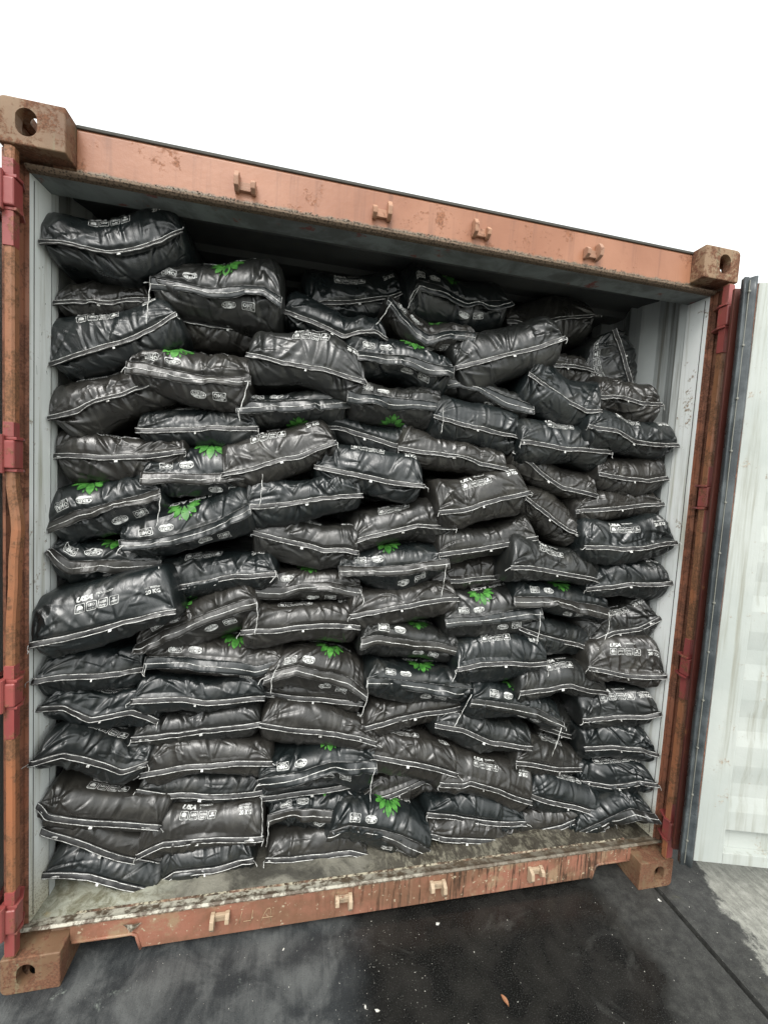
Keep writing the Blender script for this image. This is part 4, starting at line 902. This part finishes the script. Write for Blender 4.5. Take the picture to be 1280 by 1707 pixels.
            put(mb, "tape_tag", threadm)
    else:
        mb.tube(on_strip(.0) + M_ * .0004, .0009, 4); mb.tube(strip[:, -1], .0011, 4)
        put(mb, "hem", hemm); 
        for e_ in (0, NU - 1): mb = MB(); mb.tube(np.array([strip[e_, k] + M_[e_] * .001 for k in range(K)]), .0016, 5); put(mb, "side_hem", hemm)
    # printed artwork laid on the cloth
    def lay(art, side, u0, b0, rot180=False, off=.0023, sc_=1.):
        G, nn, arc = body[side]; out_ = MB(); v = np.array(art.v) * sc_
        if rot180: v = -v
        if side == -1: pass
        A_ = u0 * W_ + v[:, 0]; B_ = b0 + v[:, 1] * side
        fu = np.clip(A_ / W_, 0, .999) * (NU - 1); i0 = fu.astype(int); fr = (fu - i0)[:, None]
        fv = np.clip(np.interp(B_, arc, np.arange(NV)), 0, NV - 1.001); j0 = fv.astype(int); fs = (fv - j0)[:, None]
        def bl(M): return M[i0, j0] * (1 - fr) * (1 - fs) + M[i0 + 1, j0] * fr * (1 - fs) + M[i0, j0 + 1] * (1 - fr) * fs + M[i0 + 1, j0 + 1] * fr * fs
        hi = .0011 * 0
        pos = bl(G) + bl(nn) * off; out_.add(pos, art.f, True); return out_
    def bloc(hfrac, side=1):
        return body[side][2][0]
    tz = W_ / .40
    if ty == 'A' and 'n' not in opt:
        b0 = .068 if 'u' in opt else .082
        b0 += rng.normal(0, .004)
        if i == 57: b0 = .07
        u0 = .30 + rng.normal(0, .015)
        mb = lay(A_FOOT, 1, u0, b0) if 'w' not in opt else MB()
        m3 = lay(A_NET, 1, .80, b0 + .006); put(m3, 'weight_print', printm)
        if mb.v: put(mb, "white_print", printm)
    if ty == 'B':
        if 'f0' not in opt:
            mb = lay(A_MARK, 1, .27 if i not in (3,) else .2, .028, True)
            m3 = lay(A_NAME, 1, .55, .142 if 'h' not in opt else .130, True); put(m3, 'name_print', printm)
        else: mb = MB()
        if 'l' not in opt or 'f0' in opt:
            m3 = lay(A_MARK, -1, .66 if 'f0' not in opt else .3, .060); put(m3, 'underside_print', printm)
        if mb.v: put(mb, "white_print", printm)
        if 'f0' not in opt:
            if 'l' in opt: mb = lay(A_LEAF, -1, .5 if i == 20 else .52, .125)
            else:
                us = {22: .36, 3: .55, 8: .62, 42: .42, 43: .50, 44: .52, 41: .55, 46: .55, 47: .46, 53: .42, 54: .50, 59: .42, 61: .55, 66: .62, 67: .54, 68: .52, 75: .45, 82: .6, 99: .6, 101: .50, 6: .5, 7: .6, 19: .5}
                mb = lay(A_LEAF, 1, us.get(i, .5), .118 if 'h' not in opt else .110, True, sc_=1.15)
            put(mb, "leaf_emblem", greenm)
    return root
ORD = ["lowest", "second", "third", "fourth", "fifth", "sixth", "seventh", "eighth", "ninth", "tenth", "eleventh", "twelfth", "thirteenth", "fourteenth", "fifteenth", "sixteenth", "seventeenth"]
CN = ["leftmost", "second", "third", "middle", "fifth", "sixth", "rightmost"]
ncol = {}
for s_ in SACKS: ncol[s_[7]] = max(ncol.get(s_[7], 0), s_[8])
LOOK = {58: "widest black sack, bold white print, bulging over the left door jamb", 1: "slumped black sack with sagging seam, topmost of the leftmost stack",
        3: "black sack with green leaf and crumpled flap, topmost of the second stack", 12: "black sack standing on end against the right wall at the top",
        93: "black sack with long dark flap on the floor in the right corner", 97: "black sack printed NET WEIGHT 20 KG, second from bottom of the second stack",
        4: "shaded black sack with white print, topmost of the third stack", 101: "black sack with green leaf drooping over the sill, lowest of the middle stack",
        22: "black sack with green leaf, HUMIC ACID lettering and flap, high in second stack"}
for s_ in SACKS:
    o = make_sack(*s_); i, ty, opt, c_, r_ = s_[0], s_[1], s_[6], s_[7], s_[8]
    look = ("green-leaf black sack with open flap" if ty == 'B' and 'f0' not in opt else "plain double-seamed black sack" if 'n' in opt or 'w' in opt else "white-printed black sack")
    where = ("topmost" if r_ == ncol[c_] else ORD[r_]) + ("" if r_ == ncol[c_] or r_ == 0 else " from bottom") + ", " + CN[c_] + " stack"
    tag(o, LOOK.get(i, look + ", " + where), "sack", "black sacks stacked in the container mouth")
